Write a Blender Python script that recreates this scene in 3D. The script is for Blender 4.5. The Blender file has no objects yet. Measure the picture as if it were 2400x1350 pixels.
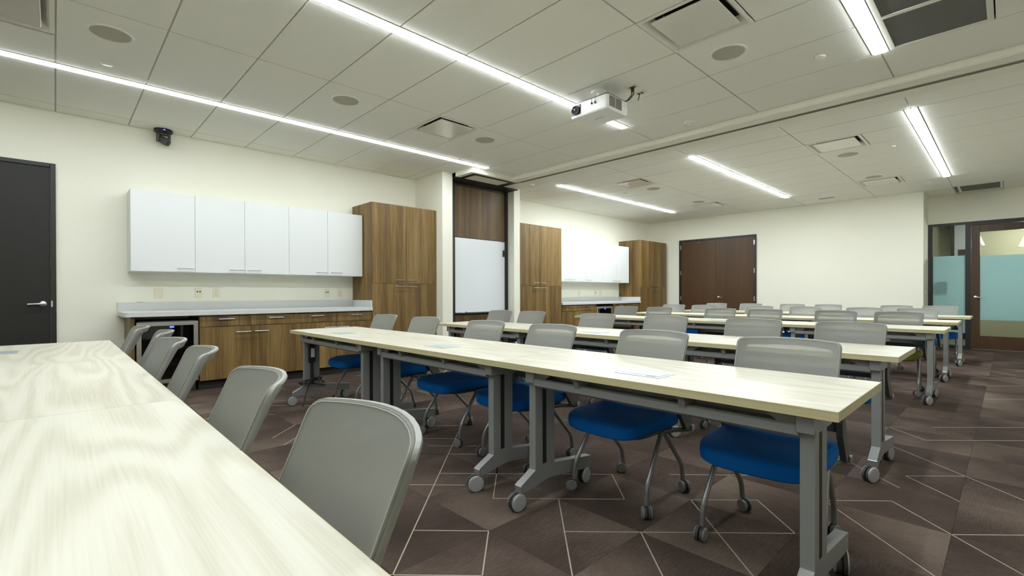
import bpy, bmesh, math, random
from mathutils import Vector, Matrix
random.seed(7)
SC = bpy.context.scene
COL = SC.collection
PI = math.pi

# ------------------------------------------------------------------ camera
CAM_H = 1.1085
F_PX = 1116.3
YAW, PITCH, ROLL = 0.8065, -0.0044, -0.0026
cd = bpy.data.cameras.new('camera')
cam = bpy.data.objects.new('camera', cd); COL.objects.link(cam)
cd.sensor_width = 36.0; cd.sensor_fit = 'HORIZONTAL'
cd.lens = F_PX / 2400 * 36.0
cd.shift_y = 17.94 / 2400
cd.clip_start = 0.03
_f = Vector((-math.sin(YAW)*math.cos(PITCH), math.cos(YAW)*math.cos(PITCH), math.sin(PITCH)))
_r = _f.cross(Vector((0, 0, 1))).normalized(); _u = _r.cross(_f)
_r2 = _r*math.cos(ROLL) + _u*math.sin(ROLL); _u2 = -_r*math.sin(ROLL) + _u*math.cos(ROLL)
m = Matrix.Identity(4)
for i in range(3):
    m[i][0] = _r2[i]; m[i][1] = _u2[i]; m[i][2] = -_f[i]
m[2][3] = CAM_H
cam.matrix_world = m
SC.camera = cam

# ------------------------------------------------------------------ world, exposure, lamp strengths
w = bpy.data.worlds.new('world'); SC.world = w; w.use_nodes = True
w.node_tree.nodes['Background'].inputs[0].default_value = (0.8, 0.9, 1.0, 1)
w.node_tree.nodes['Background'].inputs[1].default_value = 0.02
SC.view_settings.view_transform = 'Standard'
SC.view_settings.look = 'None'
SC.view_settings.gamma = 1.0
SC.view_settings.use_curve_mapping = False
SC.view_settings.exposure = 1.2
STRIP_POWER = 26.0          # emission of the linear ceiling lights
STRIP_COLOR = (0.93, 1.0, 1.04)
WALL_POWER = 19.0            # the fixture nearest the cabinet wall
FAR_POWER = 38.0            # the far half's fixtures burn brighter
HALL_POWER = 60.0
SC.cycles.use_denoising = True
SC.cycles.max_bounces = 10
SC.cycles.diffuse_bounces = 6
SC.cycles.sample_clamp_indirect = 6.0

# ------------------------------------------------------------------ room numbers (metres, camera above the origin)
WX, CZ, YB, YG = -7.082, 3.071, 12.18, 12.973
XC, XR, YF = -1.15, 1.75, -3.2
BEAM0, BEAM1, BZ = 5.53, 6.03, 3.004
CF, UF = -6.452, -6.722

# ------------------------------------------------------------------ materials
def mat(name, col, rough=0.5, metal=0.0, spec=0.5, emit=None, coat=0.0):
    m = bpy.data.materials.new(name); m.use_nodes = True
    b = m.node_tree.nodes['Principled BSDF']
    b.inputs['Base Color'].default_value = (*col, 1)
    b.inputs['Roughness'].default_value = rough
    b.inputs['Metallic'].default_value = metal
    b.inputs['Specular IOR Level'].default_value = spec
    b.inputs['Coat Weight'].default_value = coat
    if emit:
        b.inputs['Emission Color'].default_value = (*emit[0], 1)
        b.inputs['Emission Strength'].default_value = emit[1]
    return m
def N(m, t, **kw):
    n = m.node_tree.nodes.new(t)
    for k, v in kw.items():
        if k.startswith('i_'):
            n.inputs[k[2:].replace('_', ' ')].default_value = v
        else: setattr(n, k, v)
    return n
def L(m, a, ao, b, bi): m.node_tree.links.new(a.outputs[ao], b.inputs[bi])
def bsdf(m): return m.node_tree.nodes['Principled BSDF']
def ramp(m, stops):
    r = N(m, 'ShaderNodeValToRGB'); cr = r.color_ramp
    while len(cr.elements) < len(stops): cr.elements.new(0.5)
    for e, (p, c) in zip(cr.elements, stops): e.position = p; e.color = (*c, 1)
    return r
def coords(m, scale, jitter=0.0):
    tc = N(m, 'ShaderNodeTexCoord'); mp = N(m, 'ShaderNodeMapping')
    mp.inputs['Scale'].default_value = scale
    if jitter:
        oi = N(m, 'ShaderNodeObjectInfo'); mu = N(m, 'ShaderNodeMath', operation='MULTIPLY'); mu.inputs[1].default_value = jitter
        L(m, oi, 'Random', mu, 0)
        cx = N(m, 'ShaderNodeCombineXYZ'); L(m, mu, 0, cx, 0); L(m, mu, 0, cx, 1); L(m, mu, 0, cx, 2)
        L(m, cx, 0, mp, 'Location')
    L(m, tc, 'Object', mp, 'Vector')
    return mp
def bump(m, src, out, strength, dist=0.002):
    b = N(m, 'ShaderNodeBump'); b.inputs['Strength'].default_value = strength; b.inputs['Distance'].default_value = dist
    L(m, src, out, b, 'Height'); L(m, b, 0, bsdf(m), 'Normal')
def noisy(name, c0, c1, scale, rough=0.6, bmp=0.0, detail=3, metal=0.0, stretch=(1, 1, 1), jitter=0.0, spec=0.5):
    m = mat(name, c0, rough, metal, spec)
    mp = coords(m, stretch, jitter); n = N(m, 'ShaderNodeTexNoise', i_Scale=scale, i_Detail=detail)
    L(m, mp, 0, n, 'Vector'); r = ramp(m, [(0.35, c0), (0.65, c1)]); L(m, n, 'Fac', r, 0); L(m, r, 0, bsdf(m), 'Base Color')
    if bmp: bump(m, n, 'Fac', bmp)
    return m
def wood(name, stops, axis, fine=90, broad=6, rough=0.45, wav=0.0, jitter=7.0, spec=0.4):
    """grain running along one axis; fine streaks over broad bands"""
    m = mat(name, stops[0][1], rough, 0, spec)
    s = [1, 1, 1]; s[axis] = 0.03
    mp = coords(m, s, jitter)
    n1 = N(m, 'ShaderNodeTexNoise', i_Scale=broad, i_Detail=2, i_Distortion=wav)
    n2 = N(m, 'ShaderNodeTexNoise', i_Scale=fine, i_Detail=4)
    L(m, mp, 0, n1, 'Vector'); L(m, mp, 0, n2, 'Vector')
    mx = N(m, 'ShaderNodeMix'); mx.data_type = 'FLOAT'; mx.inputs[0].default_value = 0.45
    L(m, n1, 'Fac', mx, 2); L(m, n2, 'Fac', mx, 3)
    r = ramp(m, stops); L(m, mx, 0, r, 0); L(m, r, 0, bsdf(m), 'Base Color')
    return m

M = {}
M['paint'] = noisy('wall_paint', (0.83, 0.815, 0.695), (0.81, 0.795, 0.675), 120, 0.75, 0.08)
M['ceil'] = noisy('ceiling_tile_board', (0.885, 0.875, 0.80), (0.86, 0.85, 0.775), 260, 0.9, 0.25, 6)
M['grid'] = mat('ceiling_grid_metal', (0.40, 0.39, 0.33), 0.5)
M['beam'] = mat('beam_paint', (0.84, 0.82, 0.70), 0.6)
M['white'] = mat('white_fixture', (0.82, 0.81, 0.76), 0.4)
M['vent'] = mat('vent_paint', (0.80, 0.78, 0.70), 0.35)
M['plaque'] = mat('vent_plaque', (0.72, 0.70, 0.62), 0.25, 0.0, 0.5, None, 0.3)
M['speaker'] = noisy('speaker_mesh', (0.50, 0.48, 0.39), (0.43, 0.41, 0.33), 500, 0.7)
M['black'] = mat('black_plastic', (0.012, 0.012, 0.012), 0.45)
M['void'] = mat('duct_black', (0.02, 0.019, 0.016), 0.9)
M['grille'] = noisy('return_grille_core', (0.15, 0.15, 0.135), (0.12, 0.12, 0.105), 400, 0.7)
M['emit'] = mat('led_diffuser', (0.9, 0.9, 0.9), 0.4, emit=(STRIP_COLOR, STRIP_POWER))
M['emit_far'] = mat('led_diffuser_far', (0.9, 0.9, 0.9), 0.4, emit=(STRIP_COLOR, FAR_POWER))
M['emit_wall'] = mat('led_diffuser_wall', (0.9, 0.9, 0.9), 0.4, emit=(STRIP_COLOR, WALL_POWER))
M['lampwhite'] = mat('hall_lamp_glow', (0.9, 0.9, 0.9), 0.4, emit=((1.0, 0.97, 0.9), HALL_POWER))
M['blueled'] = mat('blue_led', (0.02, 0.02, 0.5), 0.4, emit=((0.03, 0.06, 1.0), 3.0))
M['laminate'] = mat('white_laminate', (0.70, 0.715, 0.70), 0.35)
M['counter'] = noisy('solid_surface_counter', (0.60, 0.615, 0.60), (0.57, 0.585, 0.57), 200, 0.35)
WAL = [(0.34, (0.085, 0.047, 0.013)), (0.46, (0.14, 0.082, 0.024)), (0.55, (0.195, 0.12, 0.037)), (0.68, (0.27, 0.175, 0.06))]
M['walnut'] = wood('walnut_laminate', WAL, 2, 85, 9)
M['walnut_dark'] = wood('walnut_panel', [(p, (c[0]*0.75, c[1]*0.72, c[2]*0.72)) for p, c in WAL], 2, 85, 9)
M['doorwood'] = wood('brown_door_veneer', [(0.3, (0.050, 0.024, 0.008)), (0.5, (0.070, 0.034, 0.012)), (0.7, (0.092, 0.047, 0.017))], 2, 60, 4, 0.4)
M['darkdoor'] = noisy('dark_door_paint', (0.016, 0.0155, 0.0125), (0.020, 0.019, 0.0155), 60, 0.5, spec=0.35)
M['darkframe'] = mat('dark_metal_frame', (0.016, 0.013, 0.010), 0.45)
M['toekick'] = mat('toe_kick_black', (0.014, 0.011, 0.009), 0.6)
M['steel'] = noisy('brushed_steel', (0.55, 0.54, 0.50), (0.46, 0.45, 0.42), 40, 0.3, metal=0.9, stretch=(1, 0.05, 1))
M['nickel'] = mat('satin_nickel', (0.60, 0.59, 0.60), 0.30, 0.9)
M['chrome'] = mat('chrome', (0.80, 0.80, 0.80), 0.15, 1.0)
M['plate'] = mat('ivory_plate', (0.76, 0.72, 0.55), 0.4)
M['slot'] = mat('outlet_slots', (0.10, 0.09, 0.07), 0.6)
M['teal'] = mat('teal_jack', (0.01, 0.05, 0.09), 0.4)
M['silver'] = mat('silver_paint', (0.30, 0.305, 0.295), 0.42, 0.35)
M['silver2'] = mat('silver_casting', (0.27, 0.27, 0.26), 0.5, 0.25)
M['tube'] = mat('grey_tube', (0.25, 0.255, 0.25), 0.32, 0.55)
M['wheel'] = mat('grey_wheel_disc', (0.40, 0.405, 0.40), 0.35, 0.25)
M['wheel2'] = mat('chair_wheel_disc', (0.20, 0.20, 0.195), 0.4, 0.1)
M['tyre'] = mat('dark_tyre', (0.05, 0.05, 0.05), 0.6)
M['shell'] = mat('chair_frame_plastic', (0.285, 0.285, 0.255), 0.42)
M['arm'] = mat('chair_arm_plastic', (0.075, 0.073, 0.066), 0.5)
M['module'] = mat('power_module_lid', (0.50, 0.55, 0.58), 0.35, 0.5)
M['whiteboard'] = mat('whiteboard_face', (0.80, 0.835, 0.86), 0.22)
M['projector'] = mat('projector_case', (0.82, 0.82, 0.78), 0.35)
M['ventgrey'] = noisy('projector_vent', (0.23, 0.22, 0.18), (0.16, 0.155, 0.13), 300, 0.6)
M['lens'] = mat('lens_glass', (0.02, 0.03, 0.035), 0.08, 0.2)
M['marker'] = mat('marker_blue', (0.01, 0.03, 0.35), 0.4)
M['tagwhite'] = mat('paper_label', (0.7, 0.7, 0.66), 0.6)
M['interior'] = mat('cooler_interior', (0.02, 0.02, 0.022), 0.5)
M['shelfwood'] = wood('cooler_shelf_wood', [(0.3, (0.40, 0.27, 0.12)), (0.7, (0.52, 0.37, 0.18))], 1, 60, 6)
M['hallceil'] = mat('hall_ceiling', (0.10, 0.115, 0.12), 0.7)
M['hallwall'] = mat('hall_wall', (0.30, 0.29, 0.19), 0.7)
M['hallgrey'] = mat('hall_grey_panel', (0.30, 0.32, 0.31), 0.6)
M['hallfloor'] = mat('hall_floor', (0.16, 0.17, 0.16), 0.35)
M['yellowedge'] = noisy('table_edge_band', (0.56, 0.50, 0.29), (0.47, 0.42, 0.235), 55, 0.45, stretch=(0.02, 0.02, 4))

def glass(name, tint, rough=0.0, alpha=0.1):
    m = bpy.data.materials.new(name); m.use_nodes = True; nt = m.node_tree; nt.nodes.clear()
    o = nt.nodes.new('ShaderNodeOutputMaterial'); mx = nt.nodes.new('ShaderNodeMixShader')
    t = nt.nodes.new('ShaderNodeBsdfTransparent'); t.inputs[0].default_value = (*tint, 1)
    g = nt.nodes.new('ShaderNodeBsdfGlossy'); g.inputs['Roughness'].default_value = rough
    fr = nt.nodes.new('ShaderNodeLayerWeight'); fr.inputs[0].default_value = alpha
    nt.links.new(fr.outputs['Fresnel'], mx.inputs[0]); nt.links.new(t.outputs[0], mx.inputs[1]); nt.links.new(g.outputs[0], mx.inputs[2])
    nt.links.new(mx.outputs[0], o.inputs[0])
    return m
M['glass'] = glass('clear_glass', (0.93, 0.97, 0.95), 0.0, 0.25)
M['smokeglass'] = glass('smoked_cooler_glass', (0.35, 0.36, 0.36), 0.02, 0.35)
def translucent(name, col, keep):
    m = bpy.data.materials.new(name); m.use_nodes = True; nt = m.node_tree; nt.nodes.clear()
    o = nt.nodes.new('ShaderNodeOutputMaterial'); mx = nt.nodes.new('ShaderNodeMixShader'); mx.inputs[0].default_value = keep
    t = nt.nodes.new('ShaderNodeBsdfTranslucent'); t.inputs[0].default_value = (*col, 1)
    d = nt.nodes.new('ShaderNodeBsdfDiffuse'); d.inputs[0].default_value = (*col, 1)
    nt.links.new(t.outputs[0], mx.inputs[1]); nt.links.new(d.outputs[0], mx.inputs[2]); nt.links.new(mx.outputs[0], o.inputs[0])
    return m
M['frost'] = translucent('frosted_film', (0.66, 0.82, 0.85), 0.45)
def mesh_fabric(name, col, see):
    m = bpy.data.materials.new(name); m.use_nodes = True; nt = m.node_tree; nt.nodes.clear()
    o = nt.nodes.new('ShaderNodeOutputMaterial'); mx = nt.nodes.new('ShaderNodeMixShader'); mx.inputs[0].default_value = see
    d = nt.nodes.new('ShaderNodeBsdfPrincipled'); d.inputs['Base Color'].default_value = (*col, 1); d.inputs['Roughness'].default_value = 0.55
    t = nt.nodes.new('ShaderNodeBsdfTransparent')
    nt.links.new(d.outputs[0], mx.inputs[1]); nt.links.new(t.outputs[0], mx.inputs[2]); nt.links.new(mx.outputs[0], o.inputs[0])
    tc = nt.nodes.new('ShaderNodeTexCoord'); n = nt.nodes.new('ShaderNodeTexNoise'); n.inputs['Scale'].default_value = 700
    b = nt.nodes.new('ShaderNodeBump'); b.inputs['Strength'].default_value = 0.15
    nt.links.new(tc.outputs['Object'], n.inputs['Vector']); nt.links.new(n.outputs['Fac'], b.inputs['Height']); nt.links.new(b.outputs[0], d.inputs['Normal'])
    return m
M['meshback'] = mesh_fabric('chair_mesh_fabric', (0.27, 0.272, 0.24), 0.44)
def fabric(name, col):
    m = noisy(name, col, tuple(c*0.82 for c in col), 420, 0.85, 0.3, 4, spec=0.15)
    bsdf(m).inputs['Sheen Weight'].default_value = 0.06
    bsdf(m).inputs['Sheen Tint'].default_value = (0.1, 0.35, 1.0, 1)
    return m
M['blue'] = fabric('blue_seat_fabric', (0.001, 0.115, 0.42))
M['olive'] = fabric('olive_seat_fabric', (0.16, 0.165, 0.012))

# pale birch table laminate: long wavy cathedral grain along x
def birch():
    m = mat('birch_laminate', (0.72, 0.66, 0.48), 0.38, 0, 0.45)
    mp = coords(m, (0.42, 3.0, 1.0), 9.0)
    nz = N(m, 'ShaderNodeTexNoise', i_Scale=1.25, i_Detail=1.2, i_Roughness=0.45, i_Distortion=0.25)
    L(m, mp, 0, nz, 'Vector')
    k = N(m, 'ShaderNodeMath', operation='MULTIPLY'); k.inputs[1].default_value = 62.0; L(m, nz, 'Fac', k, 0)
    sn = N(m, 'ShaderNodeMath', operation='SINE'); L(m, k, 0, sn, 0)          # contour lines of the noise read as growth rings
    sr = N(m, 'ShaderNodeMapRange'); sr.inputs[1].default_value = -1.0; sr.inputs[2].default_value = 1.0; L(m, sn, 0, sr, 0)
    big = N(m, 'ShaderNodeTexNoise', i_Scale=0.8, i_Detail=2.0); L(m, mp, 0, big, 'Vector')
    mp2 = coords(m, (1.6, 85, 1), 9.0); n2 = N(m, 'ShaderNodeTexNoise', i_Scale=2.0, i_Detail=4.0); L(m, mp2, 0, n2, 'Vector')
    a = N(m, 'ShaderNodeMix'); a.data_type = 'FLOAT'; a.inputs[0].default_value = 0.55; L(m, sr, 0, a, 2); L(m, big, 'Fac', a, 3)
    b = N(m, 'ShaderNodeMix'); b.data_type = 'FLOAT'; b.inputs[0].default_value = 0.45; L(m, a, 0, b, 2); L(m, n2, 'Fac', b, 3)
    r = ramp(m, [(0.25, (0.46, 0.425, 0.32)), (0.42, (0.54, 0.51, 0.405)), (0.58, (0.60, 0.575, 0.475)), (0.80, (0.63, 0.61, 0.515))])
    L(m, b, 0, r, 0); L(m, r, 0, bsdf(m), 'Base Color')
    return m
M['birch'] = birch()

# carpet: every tile object gets its own tone and a drift of tone across it
def carpet():
    m = mat('carpet_pile', (0.06, 0.04, 0.03), 0.95, 0, 0.1)
    tc = N(m, 'ShaderNodeTexCoord'); oi = N(m, 'ShaderNodeObjectInfo')
    sp = N(m, 'ShaderNodeSeparateXYZ'); L(m, tc, 'Object', sp, 0)
    g = N(m, 'ShaderNodeMapRange'); g.inputs[1].default_value = -0.25; g.inputs[2].default_value = 0.25; L(m, sp, 0, g, 0)
    n1 = N(m, 'ShaderNodeTexNoise', i_Scale=2.2, i_Detail=2.0)
    mp = coords(m, (1, 1, 1), 31.0); L(m, mp, 0, n1, 'Vector')
    mp3 = coords(m, (22, 150, 50), 13.0); n3 = N(m, 'ShaderNodeTexNoise', i_Scale=1.0, i_Detail=3.0); L(m, mp3, 0, n3, 'Vector')
    mp4 = coords(m, (1, 1, 1), 5.0); n4 = N(m, 'ShaderNodeTexNoise', i_Scale=190, i_Detail=3.0); L(m, mp4, 0, n4, 'Vector')
    # tone = random*gradient + noise
    pw = N(m, 'ShaderNodeMath', operation='MULTIPLY'); L(m, g, 0, pw, 0); rr = N(m, 'ShaderNodeMath', operation='MULTIPLY'); rr.inputs[1].default_value = 0.50; L(m, oi, 'Random', rr, 0); L(m, rr, 0, pw, 1)
    s1 = N(m, 'ShaderNodeMath', operation='MULTIPLY_ADD'); s1.inputs[1].default_value = 0.95; L(m, n1, 'Fac', s1, 0); L(m, pw, 0, s1, 2)
    s2 = N(m, 'ShaderNodeMath', operation='MULTIPLY_ADD'); s2.inputs[1].default_value = 0.45; L(m, n3, 'Fac', s2, 0); L(m, s1, 0, s2, 2)
    s3 = N(m, 'ShaderNodeMath', operation='MULTIPLY_ADD'); s3.inputs[1].default_value = 0.45; L(m, n4, 'Fac', s3, 0); L(m, s2, 0, s3, 2)
    sc = N(m, 'ShaderNodeMapRange'); sc.inputs[1].default_value = 0.62; sc.inputs[2].default_value = 1.62; L(m, s3, 0, sc, 0)
    r = ramp(m, [(0.0, (0.034, 0.023, 0.018)), (0.35, (0.060, 0.042, 0.034)), (0.65, (0.105, 0.078, 0.062)), (1.0, (0.175, 0.135, 0.105))])
    L(m, sc, 0, r, 0); L(m, r, 0, bsdf(m), 'Base Color')
    bump(m, n4, 'Fac', 0.5, 0.004)
    return m
M['carpet'] = carpet()
M['yarn'] = noisy('cream_yarn', (0.42, 0.37, 0.29), (0.30, 0.26, 0.20), 300, 0.95)

# ------------------------------------------------------------------ mesh helpers
class MB:
    def __init__(s): s.v = []; s.f = []; s.mi = []; s.sm = []
    def add(s, vs, fs, mi=0, smooth=False):
        o = len(s.v); s.v += [tuple(p) for p in vs]
        for f in fs: s.f.append([i+o for i in f]); s.mi.append(mi); s.sm.append(smooth)
    def box(s, x0, x1, y0, y1, z0, z1, mi=0, bev=0.0, seg=1, mtx=None):
        bm = bmesh.new(); bmesh.ops.create_cube(bm, size=1.0)
        for v in bm.verts:
            v.co = Vector(((x0+x1)/2+v.co.x*(x1-x0), (y0+y1)/2+v.co.y*(y1-y0), (z0+z1)/2+v.co.z*(z1-z0)))
        if bev: bmesh.ops.bevel(bm, geom=bm.edges[:], offset=bev, segments=seg, affect='EDGES', profile=0.5)
        s.bm(bm, mi, seg > 1, mtx); return s
    def bm(s, bm, mi=0, smooth=False, mtx=None):
        if mtx: bm.transform(mtx)
        bm.verts.index_update()
        s.add([v.co.copy() for v in bm.verts], [[v.index for v in f.verts] for f in bm.faces], mi, smooth); bm.free()
    def tube(s, pts, r, n=10, mi=0, caps=True):
        pts = [Vector(p) for p in pts]; rings = []
        t = (pts[1]-pts[0]).normalized(); up = Vector((0, 0, 1)) if abs(t.z) < 0.9 else Vector((1, 0, 0))
        a = t.cross(up).normalized()
        for i, p in enumerate(pts):
            if i == 0: d = pts[1]-pts[0]
            elif i == len(pts)-1: d = pts[-1]-pts[-2]
            else: d = (pts[i]-pts[i-1]).normalized()+(pts[i+1]-pts[i]).normalized()
            d.normalize(); a = (a-d*a.dot(d)).normalized(); b = d.cross(a)
            rr = r[i] if isinstance(r, (list, tuple)) else r
            rings.append([p+a*math.cos(2*PI*k/n)*rr+b*math.sin(2*PI*k/n)*rr for k in range(n)])
        vs = [q for R in rings for q in R]; fs = []
        for i in range(len(rings)-1):
            for k in range(n): fs.append([i*n+k, i*n+(k+1) % n, (i+1)*n+(k+1) % n, (i+1)*n+k])
        s.add(vs, fs, mi, True)
        if caps: s.add(rings[0], [list(range(n))[::-1]], mi); s.add(rings[-1], [list(range(n))], mi)
        return s
    def lathe(s, prof, n=20, mi=0, mtx=None, smooth=True):
        vs = []; fs = []
        for r, z in prof:
            for k in range(n): vs.append(Vector((r*math.cos(2*PI*k/n), r*math.sin(2*PI*k/n), z)))
        for i in range(len(prof)-1):
            for k in range(n): fs.append([i*n+k, i*n+(k+1) % n, (i+1)*n+(k+1) % n, (i+1)*n+k])
        if mtx: vs = [mtx @ v for v in vs]
        s.add(vs, fs, mi, smooth); return s
    def prism(s, poly, axis, a, b, mi=0):
        """poly in the two other axes (x: y,z / y: x,z / z: x,y), extruded a..b along axis"""
        def P(q, t):
            return {'x': (t, q[0], q[1]), 'y': (q[0], t, q[1]), 'z': (q[0], q[1], t)}[axis]
        n = len(poly); vs = [P(q, a) for q in poly]+[P(q, b) for q in poly]
        fs = [list(range(n))[::-1], list(range(n, 2*n))]+[[i, (i+1) % n, n+(i+1) % n, n+i] for i in range(n)]
        s.add(vs, fs, mi); return s
    def sheet(s, fn, nu, nv, th, mi=0, us=None):
        """curved sheet with thickness; fn(u,v) -> (front point, back point)"""
        us = us or [i/nu for i in range(nu+1)]; nu = len(us)-1
        A = []; B = []
        for j in range(nv+1):
            for u in us:
                p, q = fn(u, j/nv); A.append(p); B.append(q)
        W = nu+1; o = len(A); fs = []
        for j in range(nv):
            for i in range(nu):
                a = j*W+i; fs.append([a, a+1, a+W+1, a+W]); fs.append([o+a, o+a+W, o+a+W+1, o+a+1])
        for i in range(nu): fs.append([i, o+i, o+i+1, i+1]); t = nv*W+i; fs.append([t, t+1, o+t+1, o+t])
        for j in range(nv): a = j*W; fs.append([a, a+W, o+a+W, o+a]); t = j*W+nu; fs.append([t, o+t, o+t+W, t+W])
        s.add(A+B, fs, mi, True); return s
    def mesh(s, name, mats):
        me = bpy.data.meshes.new(name); me.from_pydata([tuple(v) for v in s.v], [], s.f)
        for q in mats: me.materials.append(M[q] if isinstance(q, str) else q)
        me.polygons.foreach_set('material_index', s.mi); me.polygons.foreach_set('use_smooth', s.sm)
        bm = bmesh.new(); bm.from_mesh(me); bmesh.ops.recalc_face_normals(bm, faces=bm.faces); bm.to_mesh(me); bm.free()
        if any(s.sm) and hasattr(me, 'set_sharp_from_angle'): me.set_sharp_from_angle(angle=math.radians(42))
        me.update(); return me
    def obj(s, name, mats, parent=None, loc=(0, 0, 0), rotz=0.0):
        if isinstance(mats, str): mats = [mats]
        return link(name, s.mesh(name, mats), parent, loc, rotz)
def link(name, me, parent=None, loc=(0, 0, 0), rotz=0.0):
    o = bpy.data.objects.new(name, me); COL.objects.link(o); o.location = loc; o.rotation_euler = (0, 0, rotz)
    if parent: o.parent = parent
    return o
def thing(name, label, cat, loc=(0, 0, 0), rotz=0.0, group=None):
    o = link(name, None, None, loc, rotz); return tag(o, label, cat, group)
def tag(o, label, cat, group=None):
    o['label'] = label; o['category'] = cat
    if group: o['group'] = group
    return o
def struct(o, label=None):
    o['kind'] = 'structure'
    if label: o['label'] = label
    return o
def sroot(name, label=None, loc=(0, 0, 0)): return struct(link(name, None, None, loc), label)
def dup(o, parent=None):
    c = o.copy(); COL.objects.link(c)
    if parent: c.parent = parent
    for ch in list(o.children): dup(ch, c)
    return c
def box(*a, **k): return MB().box(*a, **k)
def arc_path(pts, rad, seg=5):
    pts = [Vector(p) for p in pts]; out = [pts[0]]
    for i in range(1, len(pts)-1):
        a, b, c = pts[i-1], pts[i], pts[i+1]; d1 = (a-b).normalized(); d2 = (c-b).normalized()
        r = min(rad, (a-b).length*0.45, (c-b).length*0.45); p, q = b+d1*r, b+d2*r
        for k in range(seg+1):
            t = k/seg; out.append(p*(1-t)**2+b*2*t*(1-t)+q*t*t)
    out.append(pts[-1]); return out

# ================================================================== SETTING
# ---- floor: carpet tiles on a half-metre grid, thin cream yarn lines printed on a 45 degree lattice
floor = sroot('floor', 'brown carpet tile floor with thin cream diagonal lines')
box(WX-0.1, XR+0.1, YF-0.1, YG+0.05, -0.06, -0.006).obj('slab', 'toekick', floor)
TX, TY = -0.18, 1.455
cells = []
ix0, ix1 = int(math.floor((WX-TX)/0.5)), int(math.ceil((XR-TX)/0.5))
iy0, iy1 = int(math.floor((YF-TY)/0.5)), int(math.ceil((YG-TY)/0.5))
for i in range(ix0, ix1):
    for j in range(iy0, iy1):
        x0, y0 = TX+i*0.5, TY+j*0.5
        cells.append((max(x0, WX), min(x0+0.5, XR), max(y0, YF), min(y0+0.5, YG), x0+0.25, y0+0.25))
def visible(c):
    cx, cy = c[4], c[5]
    if cx > 0.02*cy+0.35 or cy < 0.35 or cx < CF+0.1: return False
    if cx < -1.2*cy-2.6 and cy < 1.0: return False
    if cy > YB and cx < XC: return False
    return True
vis = sorted([c for c in cells if visible(c)], key=lambda c: math.hypot(c[4], c[5]))
near = vis[:290]; keep = set(id(c) for c in near)
tile_me = box(-0.2495, 0.2495, -0.2495, 0.2495, -0.006, 0.0).mesh('carpet_tile', ['carpet'])
rnd = random.Random(3)
for c in near:
    q = rnd.randrange(4)
    if c[1]-c[0] > 0.499 and c[3]-c[2] > 0.499: link('carpet_tile', tile_me, floor, (c[4], c[5], 0), q*PI/2)
    else:
        box(c[0]-c[4]+0.0005, c[1]-c[4]-0.0005, c[2]-c[5]+0.0005, c[3]-c[5]-0.0005, -0.006, 0).obj('carpet_tile', 'carpet', floor, (c[4], c[5], 0))
rest = MB()
for c in cells:
    if id(c) not in keep and c[1]-c[0] > 0.01 and c[3]-c[2] > 0.01: rest.box(c[0]+0.0005, c[1]-0.0005, c[2]+0.0005, c[3]-0.0005, -0.006, 0)
o = rest.obj('carpet_tiles_beyond', 'carpet', floor); o['kind'] = 'stuff'
lines = MB()
def ln(a, b, wd=0.0055):
    a, b = Vector((*a, 0)), Vector((*b, 0)); d = (b-a).normalized()*wd/2; n = Vector((-d.y, d.x, 0))
    z0, z1 = -0.001, 0.0006
    vs = [a-d+n, b+d+n, b+d-n, a-d-n]
    lines.add([(v.x, v.y, z0) for v in vs]+[(v.x, v.y, z1) for v in vs], [[4, 5, 6, 7], [0, 1, 5, 4], [1, 2, 6, 5], [2, 3, 7, 6], [3, 0, 4, 7]])
G = lambda i, j: (TX+i*0.25, TY+j*0.25)
seen = [((-6, -2), (-14, 6)), ((-7, -1), (-6, 0)), ((-6, 0), (-5, -1)), ((-7, 1), (-5, 3)), ((-9, 3), (-7, 1)), ((-6, 4), (-5, 3)), ((-6, 2), (-4, 0)),
        ((-5, 1), (-2, 4)), ((-4, 2), (-3, 1)), ((-4, 4), (-2, 2)), ((-4, 4), (-3, 5)), ((-3, 5), (-2, 4)), ((-2, 6), (0, 4)), ((-2, 6), (-1, 7)), ((-1, 7), (1, 5)),
        ((0, 6), (3, 9)), ((-1, 9), (0, 8)), ((-1, 9), (0, 10)), ((-2, 12), (2, 8)), ((-1, 13), (2, 16)), ((-2, 14), (-1, 13)), ((-1, 15), (3, 19)),
        ((-9, 1), (-6, 4)), ((-11, 1), (-9, 3)), ((-9, 0), (-8, 1)), ((-14, 2), (-12, 4)), ((-4, 7), (-2, 9)), ((-3, 8), (-2, 8+1)), ((-3, 10), (-1, 8)),
        ((-4, 8), (-2, 6)), ((-5, 5), (-3, 7)), ((-10, 6), (-12, 8)), ((-16, 4), (-14, 2)), ((-18, 2), (-20, 4)), ((-13, 1), (-11, 3)), ((-12, 0), (-10, 2))]
for a, b in seen: ln(G(*a), G(*b))
rl = random.Random(11)
for _ in range(150):
    i, j = rl.randint(-26, 2), rl.randint(-4, 45); k = rl.choice((1, 1, 2, 2, 3)); s = rl.choice((1, -1))
    if -10 < i < 2 and -3 < j < 18: continue
    a, b = G(i, j), G(i+k, j+s*k)
    if min(a[0], b[0]) < CF+0.05 or max(a[0], b[0]) > XR or max(a[1], b[1]) > YB-0.05 or min(a[1], b[1]) < YF: continue
    ln(a, b)
o = lines.obj('accent_lines', 'yarn', floor); o['kind'] = 'stuff'

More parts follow.
